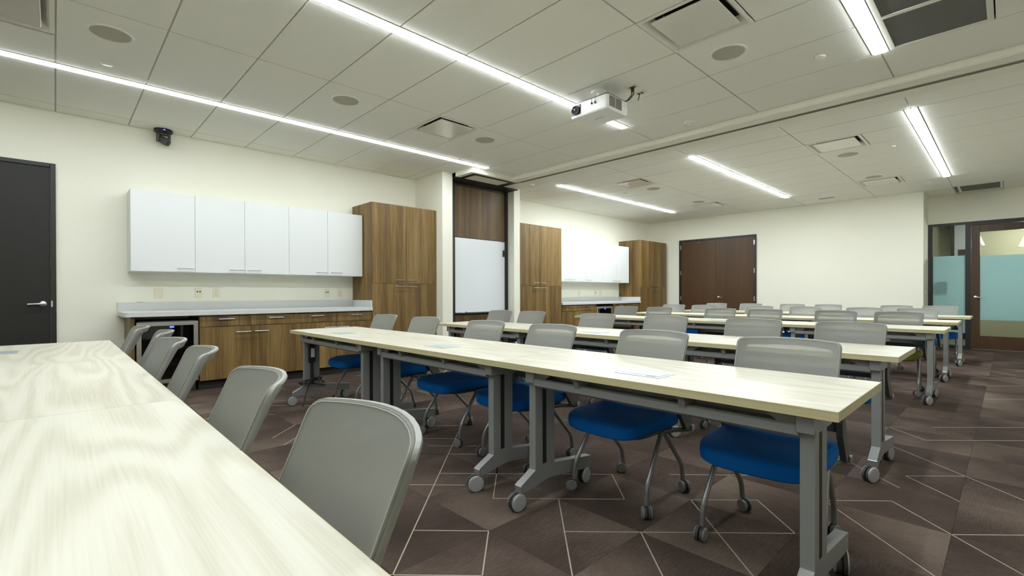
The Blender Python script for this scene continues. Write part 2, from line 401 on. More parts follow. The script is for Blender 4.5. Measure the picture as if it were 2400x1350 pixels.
# ---- ceiling: lay-in tiles with real joints, two fields split by the partition beam
STRIPS = (-5.640, -3.155, -0.728); SW = 0.112
cols = [(WX, -6.81), (-6.81, STRIPS[0]), (STRIPS[0], -4.335), (-4.335, STRIPS[1]), (STRIPS[1], -1.885), (-1.885, STRIPS[2]), (STRIPS[2], 0.555), (0.555, XR)]
VENTS = [(-4.945, -4.335, 3.06, 3.67), (-1.885, -1.275, 3.06, 3.67), (-5.005, -4.395+0.06, -0.60, 0.01),
         (-1.885, -1.275, 7.20, 7.81), (-1.885, -1.275, 10.25, 10.86), (-4.945, -4.335, 7.20, 7.81), (-4.945, -4.335, 10.25, 10.86)]
GRILLES = [(STRIPS[2]+SW/2+0.002, -0.072, 3.67, 4.89), (STRIPS[2]+SW/2, -0.072, 12.05, 12.80)]
def build_ceiling(label, ys, strip_y, ymax_left):
    root = sroot('ceiling', label)
    g = 0.0055
    for (x0, x1) in cols:
        for y0, y1 in zip(ys[:-1], ys[1:]):
            a0, a1, b1 = x0, x1, y1
            if x1 <= XC+0.9 and x0 < XC-0.01 and y0 >= YB-0.005: continue
            ym = (y0+y1)/2
            if strip_y[0] < ym < strip_y[1]:
                for s in STRIPS:
                    if abs(x0-s) < 0.01: a0 = s+SW/2
                    if abs(x1-s) < 0.01: a1 = s-SW/2
            segs = [(a0, a1)]
            for v in VENTS+GRILLES:
                if min(v[3], y1)-max(v[2], y0) > 0.25 and min(v[1], a1)-max(v[0], a0) > 0.2:
                    segs = [q for q in ((a0, v[0]), (v[1], a1)) if q[1]-q[0] > 0.06]
            for q in segs:
                wx, wy = q[1]-q[0]-2*g, b1-y0-2*g
                if wx < 0.02 or wy < 0.02: continue
                MB().box(-wx/2, wx/2, -wy/2, wy/2, 0, 0.016, 0, 0.002).obj('ceiling_tile', 'ceil', root, ((q[0]+q[1])/2, (y0+b1)/2, CZ))
    gr = MB(); y0, y1 = ys[0], ys[-1]
    for x in [-6.81, STRIPS[0], -4.335, STRIPS[1], -1.885, STRIPS[2], 0.555]:
        e = y1 if x > XC else min(y1, YB)
        gr.box(x-0.012, x+0.012, y0, e, CZ+0.005, CZ+0.03)
    for y in ys[1:-1]:
        gr.box(WX if y < YB else XC, XR, y-0.012, y+0.012, CZ+0.0055, CZ+0.03)
    o = gr.obj('ceiling_grid', 'grid', root); o['kind'] = 'stuff'
    box(WX, XR, y0, y1, CZ+0.25, CZ+0.3).obj('plenum_deck', 'toekick', root)
    return root
ysn = [YF]+[0.01+0.61*k for k in range(-5, 10)]; ysn[-1] = BEAM0
build_ceiling('cream lay in tile ceiling of the near half of the room', ysn, (-1.82, 4.885), BEAM0)
ysf = [BEAM1]+[6.59+0.61*k for k in range(0, 10)]+[YG]
build_ceiling('cream lay in tile ceiling of the far half past the track', ysf, (6.58, 10.87), YB)

# ---- walls
def wall(name, *b, m='paint'): return struct(box(*b).obj(name, m))
T = 0.12
wall('wall_left', WX-T, WX, YF-T, YB+T, 0, CZ+0.3)
wall('wall_back', WX, XC, YB, YB+T, 0, CZ+0.3)
wall('wall_back_return', XC-T, XC, YB+T, YG+0.06, 0, CZ+0.3)
wall('wall_right', XR, XR+T, YF-T, YG+0.1, 0, CZ+0.3)
wall('wall_front', WX-T, XR+T, YF-T, YF, 0, CZ+0.3)
wall('wall_entry_top', XC, XR, YG, YG+0.1, 2.498, CZ+0.3)
wall('wall_entry_right', 0.50, XR, YG, YG+0.1, 0, 2.498)
wall('wall_pocket_near', WX, -6.285, 4.485, 4.685, 0, CZ+0.3)
wall('wall_pocket_far', WX, -6.310, 6.105, 6.255, 0, CZ+0.3)
wall('wall_pocket_back', WX, -6.62, 4.685, 6.105, 0, CZ+0.3)
for nm, b in {'baseboard_left': (WX, WX+0.012, 0.02, 0.50, 0, 0.1), 'baseboard_back': (WX+0.65, XC, YB-0.012, YB, 0, 0.1), 'baseboard_pocket': (-6.31, -6.298, 6.105, 6.255, 0, 0.1)}.items():
    if nm == 'baseboard_back':
        mb = MB().box(-6.43, -6.165, YB-0.012, YB, 0, 0.1).box(-4.195, XC, YB-0.012, YB, 0, 0.1); struct(mb.obj(nm, 'toekick'))
    else: struct(box(*b).obj(nm, 'toekick'))

# ---- beam with the operable partition track
beam = sroot('trim_1', 'cream ceiling beam crossing the room with a dark partition track slot')
BX0 = -5.78
mb = MB()
mb.prism([(BEAM0, CZ+0.02), (BEAM0, BZ+0.012), (BEAM0+0.012, BZ), (5.700, BZ), (5.700, CZ+0.02)], 'x', BX0, XR)
mb.prism([(5.765, CZ+0.02), (5.765, BZ), (BEAM1-0.06, BZ), (BEAM1-0.05, BZ+0.012), (BEAM1, CZ), (BEAM1, CZ+0.02)], 'x', BX0, XR)
mb.obj('beam_casing', 'beam', beam)
box(BX0, XR, 5.700, 5.765, BZ+0.012, CZ+0.02).obj('track', 'black', beam)
for yy in (5.703, 5.757): box(BX0, XR, yy, yy+0.005, BZ-0.003, BZ+0.012).obj('track_lip', 'grid', beam)
sof = sroot('trim_2', 'cream soffit box with dark track loop above the partition pocket')
mb = MB()
mb.box(-6.285, BX0, 4.685, 4.772, BZ, CZ+0.02).box(-5.842, BX0, 4.772, 5.57, BZ, CZ+0.02).box(-6.20, -5.925, 4.87, 5.60, BZ, CZ+0.02).box(-6.285, BX0, 5.75, 6.105, BZ, CZ+0.02)
mb.box(-5.842, BX0, 5.57, 5.70, BZ, CZ+0.02)
mb.obj('soffit_casing', 'beam', sof)
tr = MB().box(-6.20, -5.842, 4.772, 4.87, BZ+0.002, CZ).box(-5.925, -5.842, 4.87, 5.60, BZ+0.002, CZ).box(-6.62, BX0, 5.60, 5.75, BZ+0.002, CZ).box(-6.62, -6.20, 4.685, 6.105, BZ-0.012, CZ)
tr.obj('track_loop', 'black', sof)
box(-6.2855, -6.2845, 4.70, 4.77, 0, 0.001).obj('corner_bead', 'beam', sof)

# ---- doors and glass wall
def lever(parent, flip=1, along='y', m='nickel'):
    mb = MB()
    R = Matrix.Rotation(PI/2, 4, 'Y')
    mb.lathe([(0, 0), (0.030, 0), (0.032, 0.004), (0.028, 0.012), (0.011, 0.016), (0.011, 0.045), (0, 0.047)], 20, 0, R)
    mb.tube(arc_path([(0.02, 0, 0), (0.046, 0, 0), (0.05, flip*0.03, 0), (0.052, flip*0.115, -0.003)], 0.02), [0.010]*3+[0.010]*5+[0.0095]*6, 10, 0)
    return mb.obj('lever_handle', m, parent)
d1 = sroot('door_1', 'dark brown single door with satin lever at left wall')
box(WX-0.02, WX+0.012, -0.945, -0.038, 0.005, 2.462, bev=0.002).obj('door_leaf', 'darkdoor', d1)
fr = MB().box(WX-0.02, WX+0.028, -0.035, 0.008, 0, 2.507, 0, 0.003).box(WX-0.02, WX+0.028, -0.99, -0.948, 0, 2.507, 0, 0.003).box(WX-0.02, WX+0.028, -0.948, -0.035, 2.465, 2.507, 0, 0.003)
fr.obj('door_frame', 'darkframe', d1)
h = lever(d1, -1); h.location = (WX+0.012, -0.095, 1.012); h['label'] = 'satin silver lever handle'
box(WX+0.026, WX+0.030, -0.034, -0.02, 0.98, 1.045).obj('strike_plate', 'nickel', d1)
d2 = sroot('door_2', 'brown wooden double doors in a black frame on the back wall')
for (a, b) in ((-6.11, -5.184), (-5.180, -4.245)): box(a, b, YB-0.012, YB+0.02, 0.008, 2.478, bev=0.002).obj('door_leaf', 'doorwood', d2)
fr = MB().box(-6.158, -6.113, YB-0.03, YB+0.02, 0, 2.522).box(-4.242, -4.2, YB-0.03, YB+0.02, 0, 2.522).box(-6.113, -4.242, YB-0.03, YB+0.02, 2.481, 2.522)
fr.obj('door_frame', 'darkframe', d2)
for x in (-6.112, -4.243):
    for z in (0.25, 0.97, 1.65, 2.33):
        box(x-0.012, x+0.012, YB-0.034, YB-0.012, z-0.055, z+0.055).obj('hinge', 'steel', d2)
h = lever(d2, 1); h.rotation_euler = (0, 0, -PI/2); h.location = (-5.11, YB-0.012, 1.0); h['label'] = 'satin silver lever handle'
for x in (-5.62, -5.32): MB().lathe([(0, 0), (0.011, 0), (0.009, 0.012), (0, 0.012)], 10, 0, Matrix.Translation((x, YB-0.012, 2.43)) @ Matrix.Rotation(PI/2, 4, 'X')).obj('door_stop_stud', 'nickel', d2)
# glass entry: sidelight window and glazed door
w1 = sroot('window_1', 'dark framed glass sidelight with frosted band beside the glazed door')
fr = MB().box(XC, -1.078, YG-0.01, YG+0.07, 0, 2.498).box(-0.596, -0.515, YG-0.01, YG+0.07, 0, 2.498).box(-1.078, -0.596, YG-0.01, YG+0.07, 2.452, 2.498).box(-1.078, -0.596, YG-0.01, YG+0.07, 0, 0.055)
fr.box(-0.515, 0.50, YG-0.01, YG+0.07, 2.425, 2.498)
fr.obj('window_frame', 'darkframe', w1)
box(-1.078, -0.596, YG+0.026, YG+0.032, 0.055, 2.452).obj('pane', 'glass', w1)
box(-1.076, -0.598, YG+0.034, YG+0.0355, 0.30, 1.84).obj('privacy_film', 'frost', w1)
d3 = sroot('door_3', 'brown wood framed glass door with frosted band in the entry wall')
mb = MB().box(-0.512, -0.388, YG+0.005, YG+0.05, 0.01, 2.422, 0, 0.003).box(0.325, 0.47, YG+0.005, YG+0.05, 0.01, 2.422, 0, 0.003).box(-0.388, 0.325, YG+0.005, YG+0.05, 2.285, 2.422, 0, 0.003).box(-0.388, 0.325, YG+0.005, YG+0.05, 0.01, 0.262, 0, 0.003)
mb.obj('door_rails', 'doorwood', d3)
box(-0.388, 0.325, YG+0.022, YG+0.03, 0.262, 2.285).obj('pane', 'glass', d3)
box(-0.386, 0.323, YG+0.032, YG+0.0335, 0.572, 1.82).obj('privacy_film', 'frost', d3)
box(0.47, 0.50, YG-0.01, YG+0.07, 0, 2.425).obj('door_jamb', 'darkframe', d3)
box(-0.512, 0.47, YG-0.02, YG+0.05, 0.0, 0.008).obj('threshold', 'steel', d3)
h = lever(d3, 1); h.rotation_euler = (0, 0, -PI/2); h.location = (-0.45, YG+0.005, 1.012); h['label'] = 'satin silver lever handle'
# hallway seen through the glass
HC = 2.74; HY = 15.6
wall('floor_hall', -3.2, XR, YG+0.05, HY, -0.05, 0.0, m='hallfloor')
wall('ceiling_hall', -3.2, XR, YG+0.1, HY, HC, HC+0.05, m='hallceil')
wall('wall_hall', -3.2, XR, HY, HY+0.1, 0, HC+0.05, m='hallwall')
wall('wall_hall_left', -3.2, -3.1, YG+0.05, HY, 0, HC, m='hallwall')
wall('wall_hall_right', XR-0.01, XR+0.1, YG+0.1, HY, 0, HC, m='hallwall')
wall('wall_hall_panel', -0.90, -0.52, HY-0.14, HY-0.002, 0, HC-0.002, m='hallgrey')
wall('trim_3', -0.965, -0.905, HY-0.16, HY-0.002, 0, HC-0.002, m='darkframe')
dd = sroot('door_4', 'dark doorway at the end of the hall behind the sidelight')
box(-0.83, -0.68, HY-0.15, HY-0.142, 0, 2.12).obj('door_leaf', 'darkframe', dd)
for x, y, l in ((0.26, 14.2, 'upper of two bright round downlights seen through the glass door'), (0.29, 15.0, 'lower of two bright round downlights seen through the glass door'), (-0.9, 14.3, 'round hall downlight seen through the top of the narrow sidelight')):
    t = thing('recessed_downlight', l, 'light', (x, y, HC), 0, 'hall downlights')
    MB().lathe([(0.10, 0.0), (0.10, -0.012), (0.075, -0.012), (0.07, 0.0)], 24).obj('trim_ring', 'white', t)
    MB().lathe([(0, -0.004), (0.07, -0.004), (0.07, 0.0)], 20).obj('bulb', 'lampwhite', t)
t = thing('pendant_lamp', 'bright bell shaped pendant lamp seen through the clear top of the glass door', 'light', (0.27, 14.6, 0))
MB().lathe([(0.02, 2.30), (0.045, 2.285), (0.075, 2.22), (0.115, 2.10), (0.125, 2.08), (0.12, 2.08), (0.07, 2.20), (0.0, 2.26)], 24).obj('lamp_shade', 'lampwhite', t)
MB().tube([(0, 0, 2.29), (0, 0, HC)], 0.006, 8).obj('cord', 'black', t)
MB().lathe([(0, HC), (0.05, HC), (0.05, HC-0.02), (0, HC-0.022)], 20).obj('canopy_plate', 'white', t)
t = thing('reader_box', 'dark box on an arm behind the frosted sidelight glass', 'box', (-0.96, YG+0.05, 1.2))
box(-0.075, 0.10, -0.012, 0.03, -0.125, 0.128, bev=0.006).obj('box_body', 'arm', t)
box(-0.118, -0.075, 0.0, 0.02, -0.06, 0.05).obj('bracket', 'arm', t)
t = thing('light_switch', 'small ivory light switch plate on the wall return beside the sidelight', 'switch', (XC, 12.55, 1.12))
box(0, 0.006, -0.04, 0.04, -0.055, 0.055, bev=0.002).obj('switch_plate', 'plate', t)
box(0.006, 0.010, -0.012, 0.012, -0.025, 0.025).obj('rocker', 'white', t)

# ================================================================== CEILING FITTINGS
def strip_light(x, y0, y1, label):
    t = thing('linear_light', label, 'light', (x, (y0+y1)/2, CZ), 0, 'recessed linear ceiling lights')
    h = (y1-y0)/2; w2 = SW/2
    mb = MB(); a = w2-0.002
    mb.box(-a, -a+0.012, -h, h, -0.004, 0.05).box(a-0.012, a, -h, h, -0.004, 0.05).box(-a+0.012, a-0.012, -h, -h+0.012, -0.004, 0.05).box(-a+0.012, a-0.012, h-0.012, h, -0.004, 0.05).box(-a, a, -h, h, 0.05, 0.055)
    mb.obj('light_housing', 'white', t)
    mb = MB(); e = a-0.0125
    mb.prism([(-e, 0.012), (-e, -0.006), (-e+0.004, -0.011), (e-0.004, -0.011), (e, -0.006), (e, 0.012)], 'y', -h+0.0125, h-0.0125)
    mb.obj('diffuser', 'emit_far' if y0 > 5 else 'emit_wall' if x < -5 else 'emit', t)
strip_light(STRIPS[0], -1.815, 4.885, 'long bright linear ceiling light running beside the cabinet wall to the track')
strip_light(STRIPS[1], -1.815, 4.885, 'long bright linear ceiling light passing above the white projector')
strip_light(STRIPS[2], -1.815, 4.885, 'bright linear ceiling light beside the large dark return grille')
strip_light(STRIPS[0], 6.585, 10.865, 'thin linear ceiling light in the far half nearest the cabinets')
strip_light(STRIPS[1], 6.585, 10.865, 'middle linear ceiling light in the far half of the room')
strip_light(STRIPS[2], 6.585, 10.865, 'linear ceiling light in the far half nearest the glass door')

def vent(v, label):
    x0, x1, y0, y1 = v; s = min(x1-x0, y1-y0)/2-0.004
    t = thing('supply_diffuser', label, 'vent', ((x0+x1)/2, (y0+y1)/2, CZ), 0, 'square ceiling supply diffusers')
    mb = MB(); i1 = s-0.025; i2 = s-0.075
    def ring(a, b, za, zb):
        P = lambda r, z: [(-r, -r, z), (r, -r, z), (r, r, z), (-r, r, z)]
        mb.add(P(a, za)+P(b, zb), [[k, (k+1) % 4, 4+(k+1) % 4, 4+k] for k in range(4)])
    ring(s, s, 0.01, -0.004); ring(s, i1, -0.004, -0.004); ring(i1, i2, -0.004, 0.055)
    mb.obj('diffuser_frame', 'vent', t)
    box(-i2, i2, -i2, i2, 0.055, 0.06).obj('duct_throat', 'void', t)
    p = i2+0.005
    pl = MB().box(-p, p, -p, p, -0.006, 0.004, 0, 0.003); pl.obj('plaque', 'plaque', t)
    for sx in (-1, 1):
        for sy in (-1, 1): MB().tube([(sx*p*0.7, sy*p*0.7, 0.004), (sx*p*0.7, sy*p*0.7, 0.055)], 0.005, 6).obj('hanger', 'grid', t)
lab = ['square ceiling diffuser above the walnut cabinets, between light strip and speaker', 'large square ceiling diffuser beyond the projector, cut by the picture top', 'square ceiling diffuser near the dark door, cut by the picture corner',
       'ceiling diffuser in the far half beside the right light strip, nearer the track', 'ceiling diffuser in the far half beside the right light strip, nearer the back wall',
       'ceiling diffuser in the far half between left and middle strips, nearer the track', 'ceiling diffuser in the far half between left and middle strips, nearer the back wall']
for v, l in zip(VENTS, lab): vent(v, l)
def grille(v, label, bars):
    x0, x1, y0, y1 = v; t = thing('return_grille', label, 'vent', ((x0+x1)/2, (y0+y1)/2, CZ))
    a, b = (x1-x0)/2-0.003, (y1-y0)/2-0.003
    mb = MB().box(-a, -a+0.035, -b, b, -0.003, 0.03).box(a-0.035, a, -b, b, -0.003, 0.03).box(-a+0.035, a-0.035, -b, -b+0.035, -0.003, 0.03).box(-a+0.035, a-0.035, b-0.035, b, -0.003, 0.03)
    mb.obj('grille_frame', 'vent', t)
    for yb in bars: box(-a+0.035, a-0.035, yb-0.02, yb+0.02, -0.003, 0.03).obj('crossbar', 'vent', t)
    box(-a+0.03, a-0.03, -b+0.03, b-0.03, 0.022, 0.027).obj('grille_core', 'void', t)
    box(-a+0.033, a-0.033, -b+0.033, b-0.033, 0.004, 0.010).obj('perforated_face', 'grille', t)
grille(GRILLES[0], 'large dark return air grille with a white frame beside the light strip', [0.0])
grille(GRILLES[1], 'small dark return air grille near the glass door', [])
spk_me = MB().lathe([(0.0, -0.0035), (0.118, -0.0035), (0.122, -0.002)], 40).mesh('speaker_grille', ['speaker'])
rim_me = MB().lathe([(0.122, -0.002), (0.126, -0.006), (0.140, -0.006), (0.144, -0.001), (0.144, 0.001)], 40).mesh('speaker_rim', ['white'])
SPK = [(-4.68, 0.31, 'round ceiling speaker nearest the dark door'), (-4.655, 2.135, 'round ceiling speaker between the two near light strips, second from the dark door'), (-4.635, 3.97, 'round ceiling speaker beside the diffuser above the walnut cabinets'),
       (-1.59, 3.98, 'round ceiling speaker in front of the large diffuser beyond the projector'), (-1.585, 8.135, 'round far ceiling speaker between right strip and track, by the diffuser'), (-4.62, 8.11, 'round far ceiling speaker between left and middle strips, nearer the track'),
       (-4.62, 9.99, 'round far ceiling speaker between left and middle strips, nearer the back wall'), (-1.585, 10.01, 'round far ceiling speaker left of the right strip, nearer the back wall')]
for x, y, l in SPK:
    t = thing('ceiling_speaker', l, 'speaker', (x, y, CZ), 0, 'round ceiling speakers'); link('speaker_grille', spk_me, t); link('rim', rim_me, t)
spr_me = MB().lathe([(0.0, -0.012), (0.036, -0.011), (0.041, -0.008), (0.041, -0.001)], 24).mesh('sprinkler_cover', ['white'])
SPR = [(-5.30, 0.324, 'white sprinkler cover near the dark door'), (-5.25, 4.615, 'small sprinkler cover near the partition pocket'), (-1.09, 4.60, 'sprinkler cover left of the large return grille'), (-1.09, 8.12, 'far sprinkler cover beside the right light strip'),
       (-1.0, 11.26, 'far sprinkler cover near the end of the right light strip'), (-5.21, 8.09, 'far sprinkler cover beside the left light strip'), (-5.23, 11.23, 'far sprinkler cover near the back left corner')]
for x, y, l in SPR:
    t = tag(link('sprinkler_cover', spr_me, None, (x, y, CZ)), l, 'sprinkler', 'concealed sprinkler covers')
t = thing('smoke_detector', 'round white smoke detector on the ceiling near the beam and projector', 'detector', (-2.54, 5.26, CZ))
MB().lathe([(0.062, 0), (0.064, -0.010), (0.058, -0.022), (0.040, -0.034), (0.0, -0.038)], 30).obj('detector_body', 'white', t)
mb = MB()
for k in range(8):
    a = k*PI/4; mb.box(0.034, 0.052, -0.004, 0.004, -0.030, -0.022, mtx=Matrix.Rotation(a, 4, 'Z'))
mb.obj('vent_slots', 'slot', t)
t = thing('slot_diffuser', 'short dark slot diffuser in the ceiling near the back wall', 'vent', (-2.62, 11.55, CZ))
mb = MB().box(-0.15, 0.15, -0.05, -0.035, -0.004, 0.001).box(-0.15, 0.15, 0.035, 0.05, -0.004, 0.001).box(-0.15, -0.135, -0.035, 0.035, -0.004, 0.001).box(0.135, 0.15, -0.035, 0.035, -0.004, 0.001)
mb.obj('slot_frame', 'vent', t); box(-0.135, 0.135, -0.035, 0.035, -0.002, 0.0005).obj('slot', 'void', t)

# projector
PX, PY = -2.765, 3.83
t = thing('projector', 'white projector hung under the ceiling across the middle light strip', 'projector', (PX, PY, 0))
zb, zt = 2.815, 2.943
def rrect(hx, hy, r, n=5):
    out = []
    for cx, cy, a0 in ((hx-r, hy-r, 0), (-hx+r, hy-r, 90), (-hx+r, -hy+r, 180), (hx-r, -hy+r, 270)):
        for k in range(n+1):
            a = math.radians(a0+90*k/n); out.append((cx+r*math.cos(a), cy+r*math.sin(a)))
    return out
mb = MB(); o1 = rrect(0.220, 0.172, 0.03); o0 = rrect(0.206, 0.160, 0.03); n = len(o1)
lv = [(o0, zb), (rrect(0.215, 0.168, 0.03), zb+0.006), (o1, zb+0.018), (o1, zt)]
mb.add([(p[0], p[1], z) for ring, z in lv for p in ring], [[i*n+k, i*n+(k+1) % n, (i+1)*n+(k+1) % n, (i+1)*n+k] for i in range(3) for k in range(n)], 0, True)
mb.add([(p[0], p[1], zb) for p in o0], [list(range(n))[::-1]]); mb.add([(p[0], p[1], zt) for p in o1], [list(range(n))])
mb.obj('case', 'projector', t)
pl = rrect(0.214, 0.166, 0.03); MB().prism(pl, 'z', zt, zt+0.012).obj('lid', 'arm', t)
box(-0.205, -0.085, -0.1745, -0.165, zb+0.022, zt-0.012).obj('lens_recess', 'black', t)
Rm = Matrix.Translation((-0.145, -0.172, zb+0.066)) @ Matrix.Rotation(PI/2, 4, 'X')
MB().lathe([(0.044, 0.0), (0.044, 0.022), (0.037, 0.026), (0.030, 0.014)], 28, 0, Rm).obj('lens_ring', 'arm', t)
MB().lathe([(0.036, 0.010), (0.025, 0.020), (0.0, 0.024)], 24, 0, Rm).obj('lens', 'lens', t)
box(-0.105, -0.09, -0.178, -0.17, zt-0.04, zt-0.012).obj('latch', 'slot', t)
for k in range(2): box(0.2195, 0.2222, -0.145+0.105*k, -0.05+0.105*k, zb+0.022, zt-0.008).obj('side_vent', 'ventgrey', t)
box(-0.045, 0.06, 0.0, 0.006, zb-0.0006, zb+0.001, mtx=Matrix.Rotation(0.0, 4, 'Z')).obj('logo_mark', 'slot', t)
for x in (0.045, 0.085):
    mb = MB().tube([(x, -0.1745, zt+0.005), (x-0.003, -0.180, zt-0.01), (x, -0.178, zt-0.035)], 0.002, 6); mb.lathe([(0, 0), (0.007, 0.004), (0.008, 0.018), (0, 0.024)], 10, 0, Matrix.Translation((x, -0.180, zt-0.058)))
    mb.obj('lens_cap_strap', 'black', t)
MB().box(-0.07, 0.07, -0.07, 0.07, zt+0.012, zt+0.02).tube([(0, 0, zt+0.02), (0, 0, CZ-0.012)], 0.02, 14).lathe([(0, CZ-0.012), (0.07, CZ-0.012), (0.075, CZ-0.001), (0, CZ-0.001)], 24).obj('ceiling_mount', 'white', t)
for k, dx in enumerate((0.0, 0.022)):
    MB().tube(arc_path([(0.19+dx, 0.12, zt+0.006), (0.24+dx, 0.12, zt+0.002), (0.285+dx, 0.13, zt+0.05), (0.285+dx*0.8, 0.13, CZ-0.05)], 0.06, 6), 0.005, 8).obj('cable', 'black', t)
    MB().tube([(0.285+dx*0.8, 0.13, CZ-0.055), (0.285+dx*0.8, 0.13, CZ-0.004)], [0.007, 0.011], 8).obj('plug', 'black', t)
for (x, y, l) in ((-2.475, 3.965, 'ivory ceiling outlet plate with two black projector plugs'), (-2.495, 4.14, 'ivory ceiling outlet plate with dangling wires behind the projector')):
    t = thing('ceiling_outlet', l, 'outlet', (x, y, CZ), 0, 'ceiling outlets behind the projector')
    box(-0.06, 0.06, -0.037, 0.037, -0.007, -0.0005, bev=0.002).obj('outlet_plate', 'plate', t)
    mb = MB().box(-0.03, -0.006, -0.018, 0.018, -0.009, -0.0068).box(0.006, 0.03, -0.018, 0.018, -0.009, -0.0068); mb.obj('sockets', 'slot', t)
    if y > 4.1: MB().tube([(-0.01, 0, -0.008), (-0.012, -0.01, -0.05), (-0.02, -0.012, -0.075)], 0.004, 6).obj('wire', 'black', t)
# ceiling camera
t = thing('ptz_camera', 'black ceiling mounted conference camera beside the left wall', 'camera', (-6.985, 0.94, CZ))
MB().lathe([(0, -0.001), (0.088, -0.001), (0.095, -0.012), (0.092, -0.030), (0.075, -0.044), (0.045, -0.048), (0, -0.048)], 30).obj('camera_base', 'black', t)
mb = MB()
for s in (-1, 1): mb.box(-0.032, 0.032, s*0.058-0.011, s*0.058+0.011, -0.145, -0.046, 0, 0.008, 2)
mb.box(-0.032, 0.032, -0.06, 0.06, -0.062, -0.044, 0, 0.006, 2)
mb.obj('yoke_arm', 'arm', t)
Rm = Matrix.Translation((0.0, 0, -0.125)) @ Matrix.Rotation(0.9, 4, 'Z') @ Matrix.Rotation(PI/2+0.5, 4, 'Y')
MB().lathe([(0, -0.055), (0.034, -0.055), (0.042, -0.045), (0.044, 0.035), (0.04, 0.062), (0.030, 0.066), (0.028, 0.058), (0, 0.056)], 24, 0, Rm).obj('camera_head', 'arm', t)
MB().lathe([(0.028, 0.060), (0.015, 0.066), (0, 0.067)], 20, 0, Rm).obj('lens', 'lens', t)
box(0.086, 0.096, -0.012, 0.004, -0.024, -0.014).obj('status_light', 'blueled', t)

# ================================================================== CASEWORK
def pull(parent, y, z, x, ln=0.16, m='nickel'):
    h = ln/2
    mb = MB().tube([(x+0.030, y-h, z), (x+0.030, y+h, z)], 0.0055, 8)
    for s in (-1, 1): mb.tube([(x-0.001, y+s*(h-0.028), z), (x+0.030, y+s*(h-0.028), z)], 0.0045, 6)
    return mb.obj('bar_pull', m, parent)
def cabinet(name, label, cat, x0, xf, y0, y1, z0, z1, m, doors, group, body=None):
    """doors: (ya,yb,za,zb,pull_y,pull_z,pull_len,kind)"""
    t = thing(name, label, cat, (0, 0, 0), 0, group)
    t.location = ((x0+xf)/2, (y0+y1)/2, z0); ox, oy, oz = t.location
    box(x0-ox, xf-0.020-ox, y0-oy, y1-oy, 0, z1-z0).obj('carcass', body or m, t)
    for (ya, yb, za, zb, py, pz, pl, kind) in doors:
        o = box(xf-0.019-ox, xf-ox, ya+0.0015-oy, yb-0.0015-oy, za+0.0015-oz, zb-0.0015-oz, bev=0.001).obj(kind, m, t)
        if py is not None: pull(o, py-oy, pz-oz, xf-ox, pl)
    return t
U0, U1 = 1.370, 2.288
wy = [0.602, 1.208, 1.742, 2.280, 2.806, 3.334]
X0w = WX+0.002
PW = 0.165
def upper(lab, ya, yb, splits, handles):
    e = [ya]+splits+[yb]
    cabinet('wall_cabinet', lab, 'cabinet', X0w, UF, ya+0.0005, yb-0.0005, U0, U1, 'laminate', [(e[i], e[i+1], U0, U1, handles[i], 1.417, PW, 'door') for i in range(len(e)-1)], 'white wall cabinets')
upper('white single door wall cabinet nearest the dark door', wy[0], wy[1], [], [1.112])
upper('white two door wall cabinet in the middle of the near run', wy[1], wy[3], [wy[2]], [1.645, 1.846])
upper('white two door wall cabinet next to the near walnut tall cabinet', wy[3], wy[5], [wy[4]], [2.722, 2.930])
fy = [7.630, 8.213, 8.796, 9.443, 10.033, 10.587]
upper('white two door wall cabinet in the far run next to its first tall cabinet', fy[0], fy[2], [fy[1]], [8.115, 8.31])
upper('white single door wall cabinet in the middle of the far run', fy[2], fy[3], [], [8.90])
upper('white two door wall cabinet in the far run next to the back corner cabinet', fy[3], fy[5], [fy[4]], [9.935, 10.13])
# base units
B0, BD, B1 = 0.105, 0.726, 0.866
def base_unit(lab, ya, ym, yb, hy):
    D = [(ya, ym, B0, BD, hy[0], 0.655, PW, 'door'), (ym, yb, B0, BD, hy[1], 0.655, PW, 'door'), (ya, ym, BD+0.003, 0.848, (ya+ym)/2, 0.817, PW, 'drawer'), (ym, yb, BD+0.003, 0.848, (ym+yb)/2+0.02, 0.815, PW, 'drawer')]
    t = cabinet('base_cabinet', lab, 'cabinet', X0w, CF, ya+0.0005, yb-0.0005, B0, B1, 'walnut', D, 'walnut base cabinets')
    ox, oy, oz = t.location
    box(X0w-ox, CF-0.075-ox, ya+0.001-oy, yb-0.001-oy, -B0, 0.0).obj('toe_kick', 'toekick', t)
base_unit('walnut base cabinet with two drawers beside the near wine cooler', 1.198, 1.739, 2.268, [1.650, 1.852])
base_unit('walnut base cabinet with two drawers next to the near tall cabinet', 2.268, 2.815, 3.344, [2.72, 2.90])
base_unit('walnut base cabinet with two drawers next to the far run first tall cabinet', 7.632, 8.235, 8.835, [8.14, 8.33])
base_unit('walnut base cabinet with two drawers at the far end of the far run', 9.50, 10.06, 10.665, [9.97, 10.15])
def tall(lab, ya, yb, ph=None):
    ym = (ya+yb)/2; ZS, ZT = 1.264, 2.462
    D = [(ya, ym, ZS, ZT, ym-0.105, 1.318, 0.165, 'door'), (ym, yb, ZS, ZT, ym+0.105, 1.318, 0.165, 'door'), (ya, ym, 0.06, ZS, ym-0.105, 1.217, 0.165, 'door'), (ym, yb, 0.06, ZS, ym+0.105, 1.217, 0.165, 'door')]
    t = cabinet('tall_cabinet', lab, 'cabinet', X0w, CF, ya, yb, 0.05, ZT, 'walnut', D, 'walnut tall cabinets')
    ox, oy, oz = t.location
    box(X0w-ox, CF-0.06-ox, ya+0.001-oy, yb-0.001-oy, -0.05, 0.0).obj('toe_kick', 'toekick', t)
tall('walnut tall cabinet with four doors left of the partition pocket', 3.347, 4.482)
tall('walnut tall cabinet with four doors just right of the partition pocket', 6.262, 7.616)
tall('walnut tall cabinet with four doors in the back corner', 10.672, 12.015)
